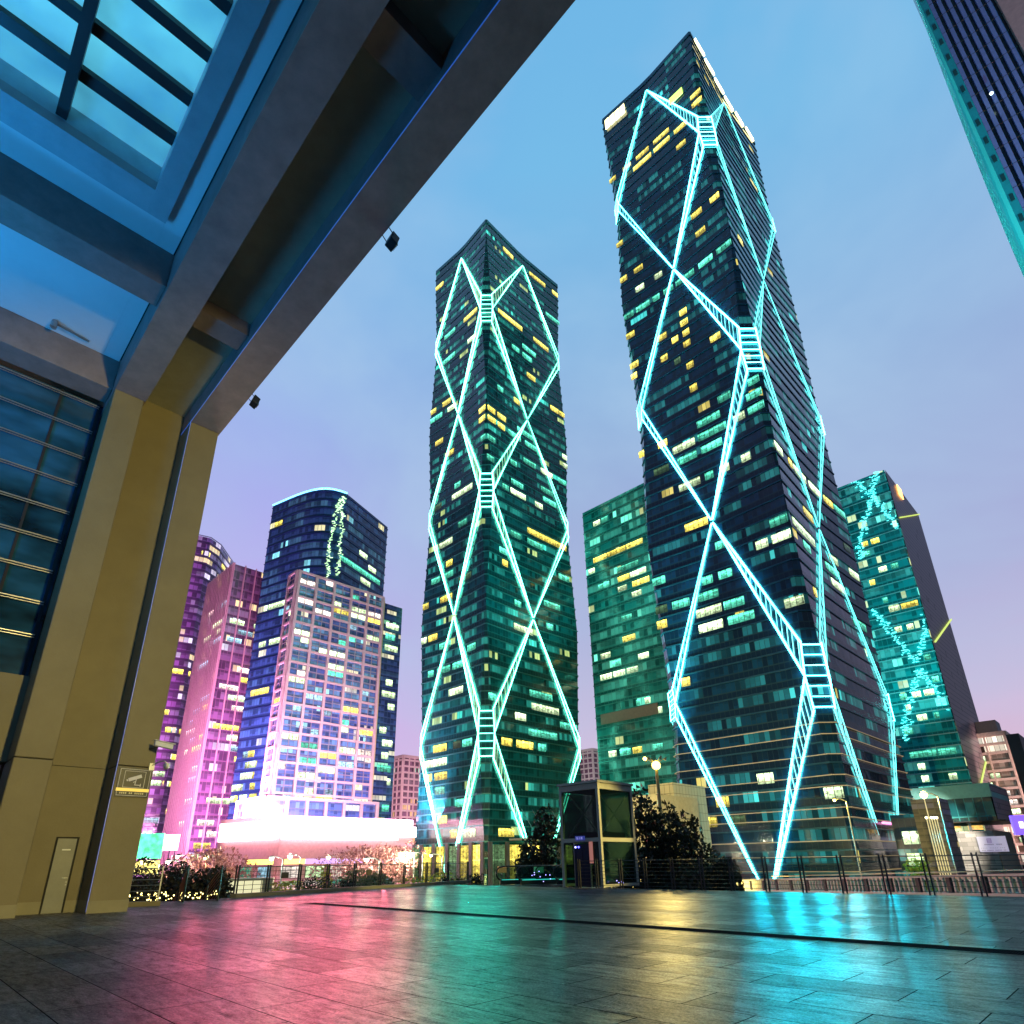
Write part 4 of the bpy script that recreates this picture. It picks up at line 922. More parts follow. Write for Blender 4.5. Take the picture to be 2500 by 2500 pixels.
# ceiling with skylight
SK0, SK1, SKT = -16.0, 4., 1.3
M['ceil'] = paint('white_ceiling_panel', (.66, .66, .66), .5, var=.06, scale=.4, bump=.05)
m = MB(); m.st(-24.6, 10, SKT+.55, 2.40, 20.3, 20.5); m.st(-24.6, SK0-.9, -14, SKT+.545, 20.3, 20.5); m.build('ceiling_panel', M['ceil'], po)
m = MB(); m.st(SK0-.9, 8, SKT, SKT+.545, 20.08, 20.42); m.st(SK0-.9, SK0, -14, SKT-.003, 20.08, 20.42); m.build('skylight_frame', paint('skylight_surround', (.34, .36, .38), .5), po)
m = MB(); m.st(SK0-.06, 8, SKT+.003, SKT+.06, 20.42, 21.1); m.st(SK0-.06, SK0-.003, -14, SKT, 20.42, 21.1); m.build('skylight_shaft', paint('shaft_lining', (.4, .55, .6), .4), po)
k = N('frosted_skylight_glass'); tr = k.n('ShaderNodeBsdfTranslucent', i={0: (.55, .95, 1., 1)}); gl = k.n('ShaderNodeBsdfPrincipled', i={'Base Color': (.15, .6, .8, 1), 'Roughness': .3})
nz = k.n('ShaderNodeTexNoise', i={'Vector': k.geo(), 'Scale': .8, 'Detail': 5.}).outputs[0]
mx = k.n('ShaderNodeMixShader', i={0: k.n('ShaderNodeMapRange', i={'Value': nz, 'From Min': .35, 'From Max': .7, 'To Min': .12, 'To Max': .4}).outputs[0], 1: tr.outputs[0], 2: gl.outputs[0]})
M['frost'] = k.fin(mx.outputs[0])
sky_root = MB().st(SK0, 8, -14, SKT, 21.1, 21.12).build('skylight_pane', M['frost'], po)
z1 = lambda x, y: (x*.4658, y*.4658)
bars = []
for (a, b) in [((1235, 40), (1205, 108)), ((1122, 290), (1102, 352)), ((1022, 520), (1000, 578)), ((932, 722), (910, 780)), ((845, 908), (830, 948))]:
    pa, pb = atz(*z1(*a), 20.9), atz(*z1(*b), 20.9); bars.append(tuple(sorted((sof(pa), sof(pb)))))
bars.sort(); step = bars[-1][0]-bars[-2][0]
for q in range(1, 5): bars.append((bars[4][0]+step*q, bars[4][1]+step*q))
for a, b in bars:
    MB().st(a+.04, max(b, a+.22), -14, SKT-.003, 20.9, 21.08).build('skylight_bar', M['steel_dark'], po)
pa, pb = atz(*z1(290, 600), 20.55), atz(*z1(355, 610), 20.55)
MB().st(SK0+.02, 8, min(tof(pa), tof(pb)), max(tof(pa), tof(pb)), 20.45, 20.9).build('skylight_bar', M['steel_dark'], po)
MB().st(SK0+.02, 8, min(tof(pa), tof(pb))-3.3, max(tof(pa), tof(pb))-3.3, 20.45, 20.9).build('skylight_bar', M['steel_dark'], po)
m = MB(); m.st(-24.4, 10, 2.400, 2.438, 20.296, 20.5); m.build('joint', M['joint'], po)
for (a, b, z_) in ((-19.1, -18.05, 18.85), (-25.58, -24.5, 18.9)):
    MB().st(a, b, -14, 2.435, z_, 20.298).build('cross_beam', M['beamc'], po, bevel=.02)
# glazed wall with louvre rails
k = N('dark_blue_lobby_glass'); uv = k.geo()
nz = k.n('ShaderNodeTexNoise', i={'Vector': k.n('ShaderNodeVectorMath', operation='MULTIPLY', i={0: uv, 1: (.35, .35, .9)}).outputs[0], 'Scale': 1., 'Detail': 3.}).outputs[0]
pr = k.n('ShaderNodeBsdfPrincipled', i={'Base Color': k.ramp(nz, [(.35, (.004, .012, .02)), (.5, (.01, .05, .09)), (.68, (.02, .10, .2))]), 'Roughness': .1, 'IOR': 1.5}); M['lobbyglass'] = k.fin(pr.outputs[0])
MB().st(-26.2, -25.9, -14, 2.43, 7.3, 18.9).build('glass_wall', M['lobbyglass'], po)
zz = []
for (x, y) in [(690, 550), (645, 720), (595, 890), (540, 1075), (490, 1255), (435, 1450), (380, 1645), (320, 1860)]:
    zz.append(onS(x*.3623, 800+y*.3623, -25.8).z)
st_ = (zz[0]-zz[-1])/7
for q in range(9):
    z_ = zz[0]-q*st_; m = MB(); m.tube(ST(-25.75, -14, z_), ST(-25.75, 2.3, z_), .028, 6); m.tube(ST(-25.75, -14, z_-.09), ST(-25.75, 2.3, z_-.09), .02, 6); m.build('louvre_rail', M['steel'], po)
m = MB()
for t_ in (2.25, 1.0, -1.2, -3.4, -5.6): m.st(-25.88, -25.82, t_, t_+.09, 7.3, 18.9)
m.build('mullion', M['joint'], po)
# inside the hall behind glass: gallery edges as a separate dark structure
MB().st(-26.1, -25.2, -14, 2.43, 4.48, 7.3).build('spandrel_wall', M['concrete'], po)
MB().st(-28., -27.6, -14, 2.43, 0, 4.48).build('entrance_back_wall', paint('dark_navy_wall', (.01, .02, .06), .3), po)
MB().st(-32, -26.45, 2.45, 6.25, 0, 22).build('core_wall', M['concrete'], po)
MB().st(-40, -25.6, -16, 2.43, 20.6, 22).build('roof_slab', M['concrete'], po)
# service door in the pillar
dtl = onS(*(390*.3623, 1700+965*.3623), -25.1); dtr = onS(*(520*.3623, 1700+968*.3623), -25.1)
d0, d1, dh = tof(dtl), tof(dtr), dtl.z
m = MB(); m.st(-25.1, -25.06, d0-.05, d0, 0, dh+.04); m.st(-25.1, -25.06, d1, d1+.05, 0, dh+.04); m.st(-25.1, -25.06, d0-.05, d1+.05, dh+.042, dh+.08)
m.build('door_frame', M['joint'], po)
door = MB().st(-25.1, -25.07, d0+.005, d1-.005, .01, dh+.03).build('service_door', paint('grey_steel_door', (.20, .20, .17), .5), po)
m = MB(); m.tube(ST(-25.0, d1-.05, 1.02), ST(-25.0, d1-.20, 1.02), .012); m.tube(ST(-25.07, d1-.05, 1.02), ST(-25.0, d1-.05, 1.02), .012); m.st(-25.07, -25.05, d1-.07, d1-.03, .8, .84); m.st(-25.07, -25.05, d1-.07, d1-.03, .88, .92); m.build('handle', M['steel'], door)
MB().st(-25.07, -25.05, d0+.17, d0+.17+.23, dh-.33, dh-.29).build('name_plate', M['white_clad'], door)
# surveillance sign
sg = empty('surveillance_sign', ST(-23.8, 5.75, 3.95), 'black warning sign with a white camera pictogram and a yellow strip on the stone pillar', 'sign')
MB().st(-23.8, -23.76, 5.27, 6.27, 3.48, 4.42).build('plate', paint('black_sign_plate', (.008, .008, .008), .4), sg)
wh = emit('pale_sign_print', (.8, .7, .6), .20)
m = MB(); e = .012
def rect_line(m, t0, t1, z0, z1):
    m.st(-23.76, -23.755, t0, t1, z0, z0+e); m.st(-23.76, -23.755, t0, t1, z1-e, z1); m.st(-23.76, -23.755, t0, t0+e, z0+e, z1-e); m.st(-23.76, -23.755, t1-e, t1, z0+e, z1-e)
rect_line(m, 5.31, 6.22, 3.52, 4.38); rect_line(m, 5.45, 6.08, 3.78, 4.32)
m.build('border', wh, sg)
m = MB(); cz, ct = 4.10, 5.78; an = math.radians(22)
def rp(a, b): return ST(-23.753, ct+a*math.cos(an)-b*math.sin(an), cz+a*math.sin(an)+b*math.cos(an))
m.quad(rp(-.2, -.055), rp(.2, -.055), rp(.2, .055), rp(-.2, .055)); m.quad(rp(-.26, -.03), rp(-.215, -.03), rp(-.215, .03), rp(-.26, .03))
def ln_(t0, z0, t1, z1, w=.011):
    a = ST(-23.753, t0, z0); b = ST(-23.753, t1, z1); d = (b-a).normalized(); n_ = d.cross(DS)*w; m.quad(a-n_, b-n_, b+n_, a+n_)
ln_(5.82, 4.06, 5.80, 3.86); ln_(5.80, 3.87, 5.98, 3.87); ln_(5.97, 3.82, 5.97, 3.92); ln_(5.74, 3.95, 5.82, 3.99)
m.build('camera_pictogram', wh, sg)
MB().st(-23.76, -23.752, 5.28, 6.26, 3.66, 3.76).build('yellow_strip', emit('yellow_sign_strip', (1., .62, .02), .85), sg)
m = MB()
for q in range(13):
    if q in (4, 7): continue
    m.st(-23.76, -23.754, 5.40+q*.056, 5.435+q*.056, 3.575, 3.63)
m.build('lettering', emit('ochre_sign_lettering', (.7, .5, .05), .22), sg)
# cctv cameras
cc = empty('security_camera', ST(-23.75, 6.15, 5.2), 'white box security camera with a sunshield above the warning sign', 'security camera', 'cameras on the pillar')
m = MB(); o_ = ST(-23.3, 6.02, 5.14); m.hexa(o_, (DT*.5-DS*-.25-UP*.12), (DS*.16), UP*.16); m.build('housing', M['white_clad'], cc, bevel=.015)
MB().tube(ST(-23.8, 6.05, 5.1), ST(-23.3, 6.15, 5.12), .03).build('bracket', M['steel_dark'], cc)
m = MB(); m.hexa(o_+UP*.17-DT*.03, (DT*.58+DS*.25-UP*.12), DS*.2, UP*.02); m.build('sunshield', M['white_clad'], cc)
cd = empty('security_camera', ST(-23.75, 6.3, 4.5), 'grey dome security camera hanging from a curved arm at the pillar edge', 'security camera', 'cameras on the pillar')
m = MB(); m.st(-23.8, -23.7, 6.12, 6.28, 4.38, 4.62); m.build('wall_box', M['steel'], cd)
m = MB(); pts = [ST(-23.7, 6.2, 4.55), ST(-23.5, 6.32, 4.66), ST(-23.4, 6.48, 4.68), ST(-23.38, 6.56, 4.6)]
for a, b in zip(pts, pts[1:]): m.tube(a, b, .022)
m.build('arm', M['steel'], cd)
MB().ball(ST(-23.38, 6.56, 4.5), .1).build('dome', M['steel'], cd)
MB().tube(ST(-23.38, 6.56, 4.6), ST(-23.38, 6.56, 4.5), .11, 10).build('hood', M['steel'], cd)
# floodlights on the beam
for px_, py_, lab in ((955, 585, 'square black floodlight on a bracket under the canopy beam, the nearer one'), (620, 978, 'square black floodlight on a bracket under the canopy beam, the farther one beside the pillar')):
    pf = onT(px_, py_, 6.62); s0_ = sof(pf); zf = pf.z
    fl = empty('floodlight', Vector((pf.x, pf.y, zf)), lab, 'floodlight', 'floodlights on the canopy beam')
    m = MB(); m.hexa(ST(s0_-.16, 6.5, zf-.19)+DS*0, DS*.32+UP*.07, DT*.24-UP*.1, UP*.32-DT*-.08); m.build('housing', M['black'], fl, bevel=.02)
    m = MB()
    for q in range(5): m.hexa(ST(s0_-.13+q*.055, 6.76, zf-.2), DS*.02, DT*.03, UP*.26)
    m.build('cooling_fin', M['black'], fl)
    m = MB(); m.tube(ST(s0_-.17, 6.35, zf+.22), ST(s0_-.17, 6.6, zf), .014); m.tube(ST(s0_+.17, 6.35, zf+.22), ST(s0_+.17, 6.6, zf), .014); m.st(s0_-.2, s0_+.2, 6.352, 6.38, zf+.17, zf+.27); m.build('bracket', M['steel_dark'], fl)
# ceiling sprinkler / camera arm on the blue panel
pc = atz(285*.4658, 1700*.4658, 20.1)
sp_ = empty('ceiling_camera', pc, 'small pale tube camera on a long arm under the blue ceiling panel', 'camera')
pe = atz(465*.4658, 1795*.4658, 20.2)
MB().tube(pc-UP*.16, pc+UP*.14, .10, 10).build('body', M['steel'], sp_)
MB().tube(pc+UP*.08, pe+UP*.05, .045).build('arm', M['steel'], sp_)
# ------------------------------------------------------------------ fences
def fence(name, label, posts, h=1.3, rails=7, kerb=None, double=True, mat=None, endz=0., group='plaza edge fences'):
    root = empty(name, posts[0], label, 'fence', group)
    mat = mat or M['steel_dark']
    for p, q in zip(posts, posts[1:]):
        m = MB(); d = (q-p).normalized()
        for r_ in range(rails):
            z = .12+(h-.16)*r_/(rails-1); m.tube(p+UP*z, q+UP*z, .011 if r_ < rails-1 else .02, 5)
        m.build('rail', mat, root)
    for k_, p in enumerate(posts):
        d = (posts[min(k_+1, len(posts)-1)]-posts[max(0, k_-1)]).normalized(); m = MB()
        for o_ in ((-.07, .07) if double else (0,)):
            c_ = p+d*o_; m.hexa(c_-d*.022-Vector((d.y, -d.x, 0))*.03+UP*0, d*.044, Vector((d.y, -d.x, 0))*.06, UP*(h+.05))
        m.build('post', mat, root)
    if kerb:
        m = MB(); p, q = posts[0], posts[-1]; d = (q-p).normalized(); n_ = Vector((d.y, -d.x, 0))
        m.hexa(p-n_*.12-d*.1, d*((q-p).length+.2), n_*.35, UP*.16); m.build('kerb', kerb, root)
    return root
def on_line(px, py, A_, B_):
    r = ray(px, py); d = (B_-A_); nx, ny = d.y, -d.x
    k_ = (A_.x*nx+A_.y*ny)/(r[0]*nx+r[1]*ny); return Vector((r[0]*k_, r[1]*k_, 0))
LA, LB = Vector((-12.9, 28.2, 0)), PC+Vector((-.3, -.2, 0))
pL = [on_line(x, 2140, LA, LB) for x in (579, 655, 731, 800, 866, 928, 987, 1041, 1094, 1142)]
f1 = fence('fence', 'long dark metal fence with paired posts on a kerb along the left plaza edge', pL, h=1.28, kerb=paint('pale_kerb_stone', (.16, .15, .10), .7))
for px_ in (695, 900, 1065):
    c_ = on_line(px_, 2130, LA, LB); d = (LB-LA).normalized()
    MB().hexa(c_-d*.22+UP*.72+Vector((d.y, -d.x, 0))*.03, d*.44, Vector((d.y, -d.x, 0))*.02, UP*.26).build('notice_plate', paint('brown_plate', (.06, .04, .02), .6) if px_ == 695 else bpy.data.materials['brown_plate'], f1)
RA, RB = ST(-24, TE-.15), ST(20, TE-.15)
xs = (1414, 1457, 1516, 1576, 1642, 1714, 1786, 1870, 1959, 2056, 2161, 2266, 2392, 2540)
pR = [on_line(x, 2140, RA, RB) for x in xs]
f2 = fence('fence', 'long dark wire-rail fence with paired posts along the right plaza edge past the lift', pR, h=1.3, rails=8)
# stub fence near pillar, and gate posts
pS = [at(x, 2198, 27.5) for x in (300, 385)]; pS = [Vector((v.x, v.y, 0)) for v in pS]
fence('fence', 'short pale metal fence panel right beside the stone pillar', pS, double=False, mat=M['steel'], kerb=M['concrete'])
pS = [at(x, 2196, 29.) for x in (455, 536)]
# raking stair balustrades going down
for (x0, x1, lab) in ((455, 428, 'rust brown raking stair railing descending beside the dark hedge, the left one'), (538, 482, 'rust brown raking stair railing descending beside the dark hedge, the right one')):
    a = at(x0, 2150, 29.2); a.z = 0; b = at(x1, 2150, 32.5); b.z = -1.5
    r_ = empty('stair_railing', a, lab, 'railing', 'raking railings of the stair')
    RU = M.setdefault('rust', paint('rust_brown_painted_steel', (.25, .07, .02), .5))
    m = MB()
    for q in range(9): m.tube(a+UP*(.15+q*.14), b+UP*(.15+q*.14), .018, 5)
    m.build('rail', RU, r_)
    for c_ in (a, a.lerp(b, .5), b): MB().hexa(c_-Vector((.03, .03, 0)), Vector((.06, 0, 0)), Vector((0, .06, 0)), UP*1.33).build('post', M['steel_dark'], r_)
m = MB()
for q in range(14):
    a = at(480, 2196, 29.4); dd = Vector((-.3, 1, 0)).normalized()
    m.hexa(Vector((a.x-2.3, a.y, 0))+dd*q*.32-UP*(.16*(q+1)), Vector((5.2, 1.6, 0)), dd*.33, UP*.16)
o = m.build('stairs', M['plaza']); o['kind'] = 'structure'
# ------------------------------------------------------------------ lift kiosk
lc = atz(1474, 2166.5, 0.); lc = at(1474, 2166, 33.6); lc.z = 0
zl = onT(1464, 1909, tof(lc)).z
zl = at(1464, 1909, 33.6).z
lw = sof(lc)-sof(onT(1364, 1922, tof(lc))); lr = tof(onS(1541, 1918, sof(lc)))-tof(lc)
LS, LT = sof(lc), tof(lc)
lk = empty('lift_kiosk', lc, 'glass lift kiosk with dark and yellow-lit steel frame behind the fence', 'lift')
def lst(a0, a1, b0, b1, z0, z1): return MB().st(LS+a0, LS+a1, LT+b0, LT+b1, z0, z1)
fw = .16; zm = onT(1470, 2049, LT).z
FRM = paint('pale_painted_steel_frame', (.38, .36, .30), .45)
for (a, b) in ((0, 0), (-lw, 0), (0, lr), (-lw, lr)):
    lst(a-(fw if a == 0 else 0), a+(0 if a == 0 else fw), b if b == 0 else b-fw, b+fw if b == 0 else b, 0, zl-.002).build('corner_post', FRM, lk)
m = MB()
for z_, h_ in ((zl-.32, .3), (zm-.1, .2), (.02, .12)):
    for (a0, a1, b0, b1) in ((-lw+fw, -fw, .01, .11), (-lw+fw, -fw, lr-.11, lr-.01), (-.11, -.01, fw, lr-fw), (-lw+.01, -lw+.11, fw, lr-fw)):
        if z_ < .1 and b1 < .2: continue
        MB().st(LS+a0, LS+a1, LT+b0, LT+b1, z_, z_+h_).build('cross_rail', FRM, lk)
lst(-lw-.08, .08, -.08, lr+.08, zl, zl+.12).build('roof', FRM, lk)
k = N('dark_lift_glass'); mxs = k.n('ShaderNodeMixShader', i={0: .72, 1: k.n('ShaderNodeBsdfPrincipled', i={'Base Color': (.002, .008, .010, 1), 'Roughness': .04, 'IOR': 1.7}).outputs[0], 2: k.n('ShaderNodeBsdfTransparent', i={0: (.6, .75, .72, 1)}).outputs[0]})
M['liftglass'] = k.fin(mxs.outputs[0])
for (z0_, z1_) in ((.15, zm-.11), (zm+.11, zl-.34)):
    lst(-.075, -.05, fw, lr-fw, z0_, z1_).build('glass_panel', M['liftglass'], lk)
    lst(-lw+.05, -lw+.075, fw, lr-fw, z0_, z1_).build('glass_panel', M['liftglass'], lk)
    lst(-lw+fw, -fw, lr-.075, lr-.05, z0_, z1_).build('glass_panel', M['liftglass'], lk)
lst(-lw+fw, -fw, .05, .075, zm+.11, zl-.34).build('glass_panel', M['liftglass'], lk)
ld = lst(-lw*.66, -lw*.30, .03, .06, .02, 2.1).build('lift_door', paint('dark_blue_metal_door', (.02, .025, .06), .3, .6), lk)
lst(-lw*.482, -lw*.478, .02, .028, .02, 2.1).build('door_seam', M['joint'], ld)
m = MB(); m.st(LS-lw*.68, LS-lw*.665, LT+.0, LT+.1, 0, 2.2); m.st(LS-lw*.295, LS-lw*.28, LT, LT+.1, 0, 2.2); m.st(LS-lw*.68, LS-lw*.28, LT, LT+.1, 2.2, 2.26); m.build('door_surround', M['steel'], lk)
for a0, a1 in ((-lw+fw, -lw*.69), (-lw*.27, -fw)): lst(a0, a1, .05, .075, .02, 2.35).build('glass_panel', M['liftglass'], lk)
ss = lst(-lw*.62, -lw*.38, -.03, .0, 2.28, 2.5).build('level_sign', emit('dark_blue_sign', (.02, .02, .5), .35), lk)
m = MB()
def seg7(m, s0_, z0_, w, h, segs, e_=.02):
    R = dict(a=(0, w, h-e_, h), g=(0, w, h/2-e_/2, h/2+e_/2), d=(0, w, 0, e_), f=(0, e_, h/2, h), b=(w-e_, w, h/2, h), e=(0, e_, 0, h/2), c=(w-e_, w, 0, h/2))
    for q in segs: x0, x1, y0, y1 = R[q]; m.st(s0_+x0, s0_+x1, LT-.04, LT-.031, z0_+y0, z0_+y1)
sx0 = LS-lw*.58
seg7(m, sx0, 2.33, .08, .12, 'afgcd'); seg7(m, sx0+.12, 2.33, .08, .12, 'bc'); seg7(m, sx0+.30, 2.33, .08, .12, 'abcefg')
m.build('lettering', emit('pale_blue_letters', (.4, .4, 1.), .7), ss)
lst(-lw*.285, -lw*.20, -.03, -.001, 1.15, 2.2).build('poster', emit('salmon_lit_poster', (.9, .3, .2), .35), lk)
for a_, c_ in ((-.63, (.3, .3, 1.)), (-.55, (.1, .1, 1.))): MB().ball(ST(LS+lw*a_, LT+.0, 1.95), .05).build('indicator_lamp', emit('indicator_%d' % int(-a_*100), c_, 6.), lk)
m = MB(); m.tube(ST(LS-.2, LT+.3, zm-.2), ST(LS-.2, LT+lr-.2, .2), .02); m.tube(ST(LS-.2, LT+.3, zl-.5), ST(LS-.2, LT+lr-.3, zm+.2), .02); m.tube(ST(LS-.2, LT+lr-.3, zl-.5), ST(LS-.2, LT+.3, zm+.2), .02)
m.tube(ST(LS-.3, LT+.4, zm+.2), ST(LS-lw+.3, LT+.4, zl-.4), .04); m.tube(ST(LS-lw+.3, LT+.4, zm+.2), ST(LS-.3, LT+.4, zl-.4), .04); m.build('brace', M['steel'], lk)
lst(-lw+.4, -.4, .5, lr-.4, 2.3, 2.7).build('hoist_beam', M['steel_dark'], lk)
# ------------------------------------------------------------------ escalators
GLS = M['liftglass']
k = N('clear_balustrade_glass'); mxs = k.n('ShaderNodeMixShader', i={0: .75, 1: k.n('ShaderNodeBsdfPrincipled', i={'Base Color': (.02, .05, .05, 1), 'Roughness': .03}).outputs[0], 2: k.n('ShaderNodeBsdfTransparent', i={0: (.75, .9, .88, 1)}).outputs[0]})
M['clear'] = k.fin(mxs.outputs[0])
for k_, (x0, x1, lab) in enumerate(((1212, 1262, 'left escalator with black looped handrails at the plaza corner'), (1308, 1352, 'right escalator with black looped handrails next to the glass lift kiosk'))):
    a = at(x0, 2160, 40.0); a.z = 0; b = at(x1, 2160, 39.0); b.z = 0
    root = empty('escalator', a, lab, 'escalator', 'escalators at the plaza corner')
    run = Vector((.80, .45, 0)).normalized()
    for c_ in (a, b):
        prof = [(0.5, .25), (.22, .28), (.06, .42), (0, .62), (.06, .84), (.22, .98), (.5, 1.02), (2.4, 1.02), (3.2, .9), (5.5, -.4)]
        P = [c_+run*x+UP*z for x, z in prof]; m = MB()
        for u_, v_ in zip(P, P[1:]): m.tube(u_, v_, .05, 6)
        m.build('handrail', M['black'], root)
        m = MB(); nrm = Vector((run.y, -run.x, 0))*.008
        pg = [c_+run*x+UP*z for x, z in [(.45, .27), (.12, .45), (.08, .7), (.25, .95), (2.4, .98), (3.2, .86), (3.2, .1), (2.4, .22)]]
        m.ngon([p_+nrm for p_ in pg]); m.ngon([p_-nrm for p_ in pg][::-1]); m.build('balustrade_glass', M['clear'], root)
        m = MB(); m.hexa(c_+run*.25-nrm*10, run*3.2, nrm*20, UP*.24); m.build('skirt', M['steel_dark'], root)
        m = MB(); m.hexa(c_+run*.35-nrm*6+UP*.25, run*2.4, nrm*12, UP*.03); m.build('skirt_light', emit('teal_skirt_light', (.02, .8, .65), .9) if 'teal_skirt_light' not in bpy.data.materials else bpy.data.materials['teal_skirt_light'], root)
    m = MB()
    for q in range(12): m.hexa(a+run*(.3+q*.4)+UP*(-.12-.25*max(0, q-6)), run*.38, (b-a)*.92, UP*.1)
    m.build('step', M['steel'], root)
# small board signs at the escalators
for x_, c_, lab in ((1226, (.8, .4, .05), 'orange notice board on a post behind the left escalator'), (1316, (.15, .7, .3), 'green notice board on a post by the right escalator')):
    a = at(x_, 2150, 43. if x_ < 1300 else 40.5); a.z = 0
    r_ = empty('notice_board', a, lab, 'sign', 'notice boards at the escalators')
    MB().hexa(a+Vector((-.3, 0, .62)), Vector((.6, 0, 0)), Vector((0, .04, 0)), UP*.4).build('panel', emit('board_%d' % x_, c_, .4), r_)
    MB().tube(a-UP*.5, a+UP*.62, .025).build('post', M['steel'], r_)
# ------------------------------------------------------------------ flyover with balustrade at the right
fa = at(1730, 2153, 84.); fb = at(2560, 2131, 44.); fa.z = -1.2; fb.z = .32
ro = empty('road_bridge', Vector(((fa.x+fb.x)/2, (fa.y+fb.y)/2, -6)), 'pale concrete road ramp with a white balustrade behind the right fence', 'bridge')
d = (fb-fa); L = d.length; du = d.normalized(); nr = Vector((-du.y, du.x, 0)).normalized()
PALE = M.setdefault('pale', paint('pale_concrete_balustrade', (.55, .55, .42), .6))
MB().hexa(fa-UP*1.9, d, nr*8, UP*.75).build('deck', paint('ramp_concrete', (.3, .3, .26), .7), ro)
MB().hexa(fa-UP*.12-nr*.05, d, nr*.3, UP*.14).build('coping', PALE, ro); MB().hexa(fa-UP*1.15-nr*.05, d, nr*.3, UP*.14).build('plinth', PALE, ro)
DKP = paint('dark_baluster_post', (.03, .03, .03), .7)
for q in range(100):
    c_ = fa+d*(q+.5)/100.; big = (q % 6 == 0)
    w = .34 if big else .13
    MB().hexa(c_-du*w/2-UP*1.02, du*w, nr*(.28 if big else .14), UP*.9).build('baluster', DKP if big else PALE, ro)
FB = paint('pale_green_planter', (.42, .5, .28), .7)
for q in range(16):
    c_ = fa+d*(q*6+1.6)/100.; MB().hexa(c_-UP*.75+nr*.35, du*(L/100*3.6), nr*.3, UP*.38).build('flower_box', FB, ro)
MB().hexa(fa-UP*6+nr*2, du*1.5, nr*3, UP*4.2).build('bridge_pier', PALE, ro)
MB().hexa(fb-du*14-UP*8+nr*2, du*1.5, nr*3, UP*6).build('bridge_pier', PALE, ro)
# warm guard rail and second carriageway edge
m = MB(); GR = paint('cream_guard_rail', (.6, .5, .3), .4); m.tube(fa+nr*8-UP*.2, fb+nr*8-UP*.2, .12, 5); m.build('guard_rail', GR, ro); MB().tube(fa+nr*8+UP*.3, fb+nr*8+UP*.2, .06, 5).build('guard_rail', GR, ro)
# ------------------------------------------------------------------ street lamps
def lamp(px, py, D, lab, strength=14., col=(1., .85, .5), r=.28, arm=1.6, pole_r=.09, grp='street lamps beyond the plaza', polem=None, watts=0):
    p = at(px, py, D); base = Vector((p.x+arm, p.y, -6))
    root = empty('street_lamp', base, lab, 'street lamp', grp)
    m = MB(); m.tube(base, Vector((base.x, base.y, p.z-.2)), pole_r*1.3, 8, pole_r)
    m.build('pole', polem or M['steel'], root)
    if arm:
        m = MB(); q0 = Vector((base.x, base.y, p.z-.2)); q1 = Vector((base.x-arm*.4, base.y, p.z+.12)); q2 = Vector((p.x, p.y, p.z+.18)); m.tube(q0, q1, .06); m.tube(q1, q2, .06); m.build('arm', polem or M['steel'], root)
    m = MB(); m.tube(Vector((p.x, p.y, p.z+.1)), Vector((p.x, p.y, p.z+.3)), r*1.2, 10, r*.6); m.build('head', polem or M['steel_dark'], root)
    l = bpy.data.lights.new('street_lamp_glow', 'POINT'); l.energy = (watts or 1) * 2600*(p-Vector((0, 0, 0))).length/90; l.color = col; l.shadow_soft_size = .2
    lo = bpy.data.objects.new('street_lamp_glow', l); COL.objects.link(lo); lo.location = p-UP*(r+.25)
    bulb = MB().ball(Vector((p.x, p.y, p.z)), r).build('bulb', emit('bulb_%d' % px, col, strength), root)
    return p
big = at(1597, 1868, 52.)
POLE_Y = paint('yellow_grey_lamp_pole', (.45, .38, .15), .5)
lp = empty('street_lamp', Vector((big.x+.15, big.y, -6)), 'tall yellow sodium street lamp with a cluster head right of the lift kiosk', 'street lamp', 'street lamps beyond the plaza')
MB().tube(Vector((big.x+.15, big.y, -6)), Vector((big.x+.15, big.y, big.z+.1)), .22, 10, .12).build('pole', POLE_Y, lp)
m = MB()
for q in range(5):
    an = q*2*math.pi/5; v = Vector((math.cos(an), math.sin(an), 0)); m.tube(big+Vector((.15, 0, .1)), big+Vector((.15, 0, .55))+v*.75, .035); m.tube(big+Vector((.15, 0, .42))+v*.75, big+Vector((.15, 0, .62))+v*.9, .14, 8, .05)
m.build('spotlight_arm', POLE_Y, lp)
MB().ball(big-UP*.05+Vector((.1, -.25, 0)), .36).build('bulb', emit('sodium_bulb', (1., .72, .13), 7.), lp)
MB().ball(big+UP*.5+Vector((-.75, -.2, 0)), .16).build('bulb', emit('sodium_bulb_small', (1., .75, .15), 8.), lp)
lamps_px = [(2255, 1940, 90., 'yellow street lamp glowing right of the tallest tower base', (1., .75, .15), .40, 25), (663, 2095, 95., 'white street lamp farthest left behind the left fence, before the podium', (.9, 1., .8), .3, 14), (708, 2090, 100., 'white street lamp in front of the podium shop windows, second along', (1., .95, .7), .36, 14), (802, 2092, 110., 'street lamp standing under the yellow podium sign', (1., .95, .6), .36, 14), (895, 2098, 80., 'street lamp glowing between the two pink trees', (1., 1., .7), .26, 12), (982, 2083, 85., 'left one of two close starbright lamps before the green tower', (1., 1., .6), .3, 16), (1002, 2084, 84., 'right one of two close starbright lamps before the green tower', (1., 1., .6), .34, 16), (350, 2105, 70., 'yellow lamp beside the pillar in front of the shop fascia', (1., .85, .3), .22, 14), (410, 2105, 75., 'lamp above the dark hedge left of the stair railing', (1., 1., .7), .22, 14), (435, 2091, 90., 'small white lamp over the hedge under the square billboard', (1., .95, .8), .26, 14), (1289, 2084, 75., 'small yellow lamp in the conifer left of the lift kiosk', (1., .85, .2), .17, 14), (2037, 1953, 100., 'small amber lamp before the corner of the tallest tower', (1., .7, .1), .22, 12), (1052, 2088, 92., 'dim lamp on a curved arm before the green tower lobby', (1., 1., .5), .18, 8), (500, 2092, 85., 'yellow lamp among the pink trees above the stair railing', (1., 1., .4), .26, 10)]
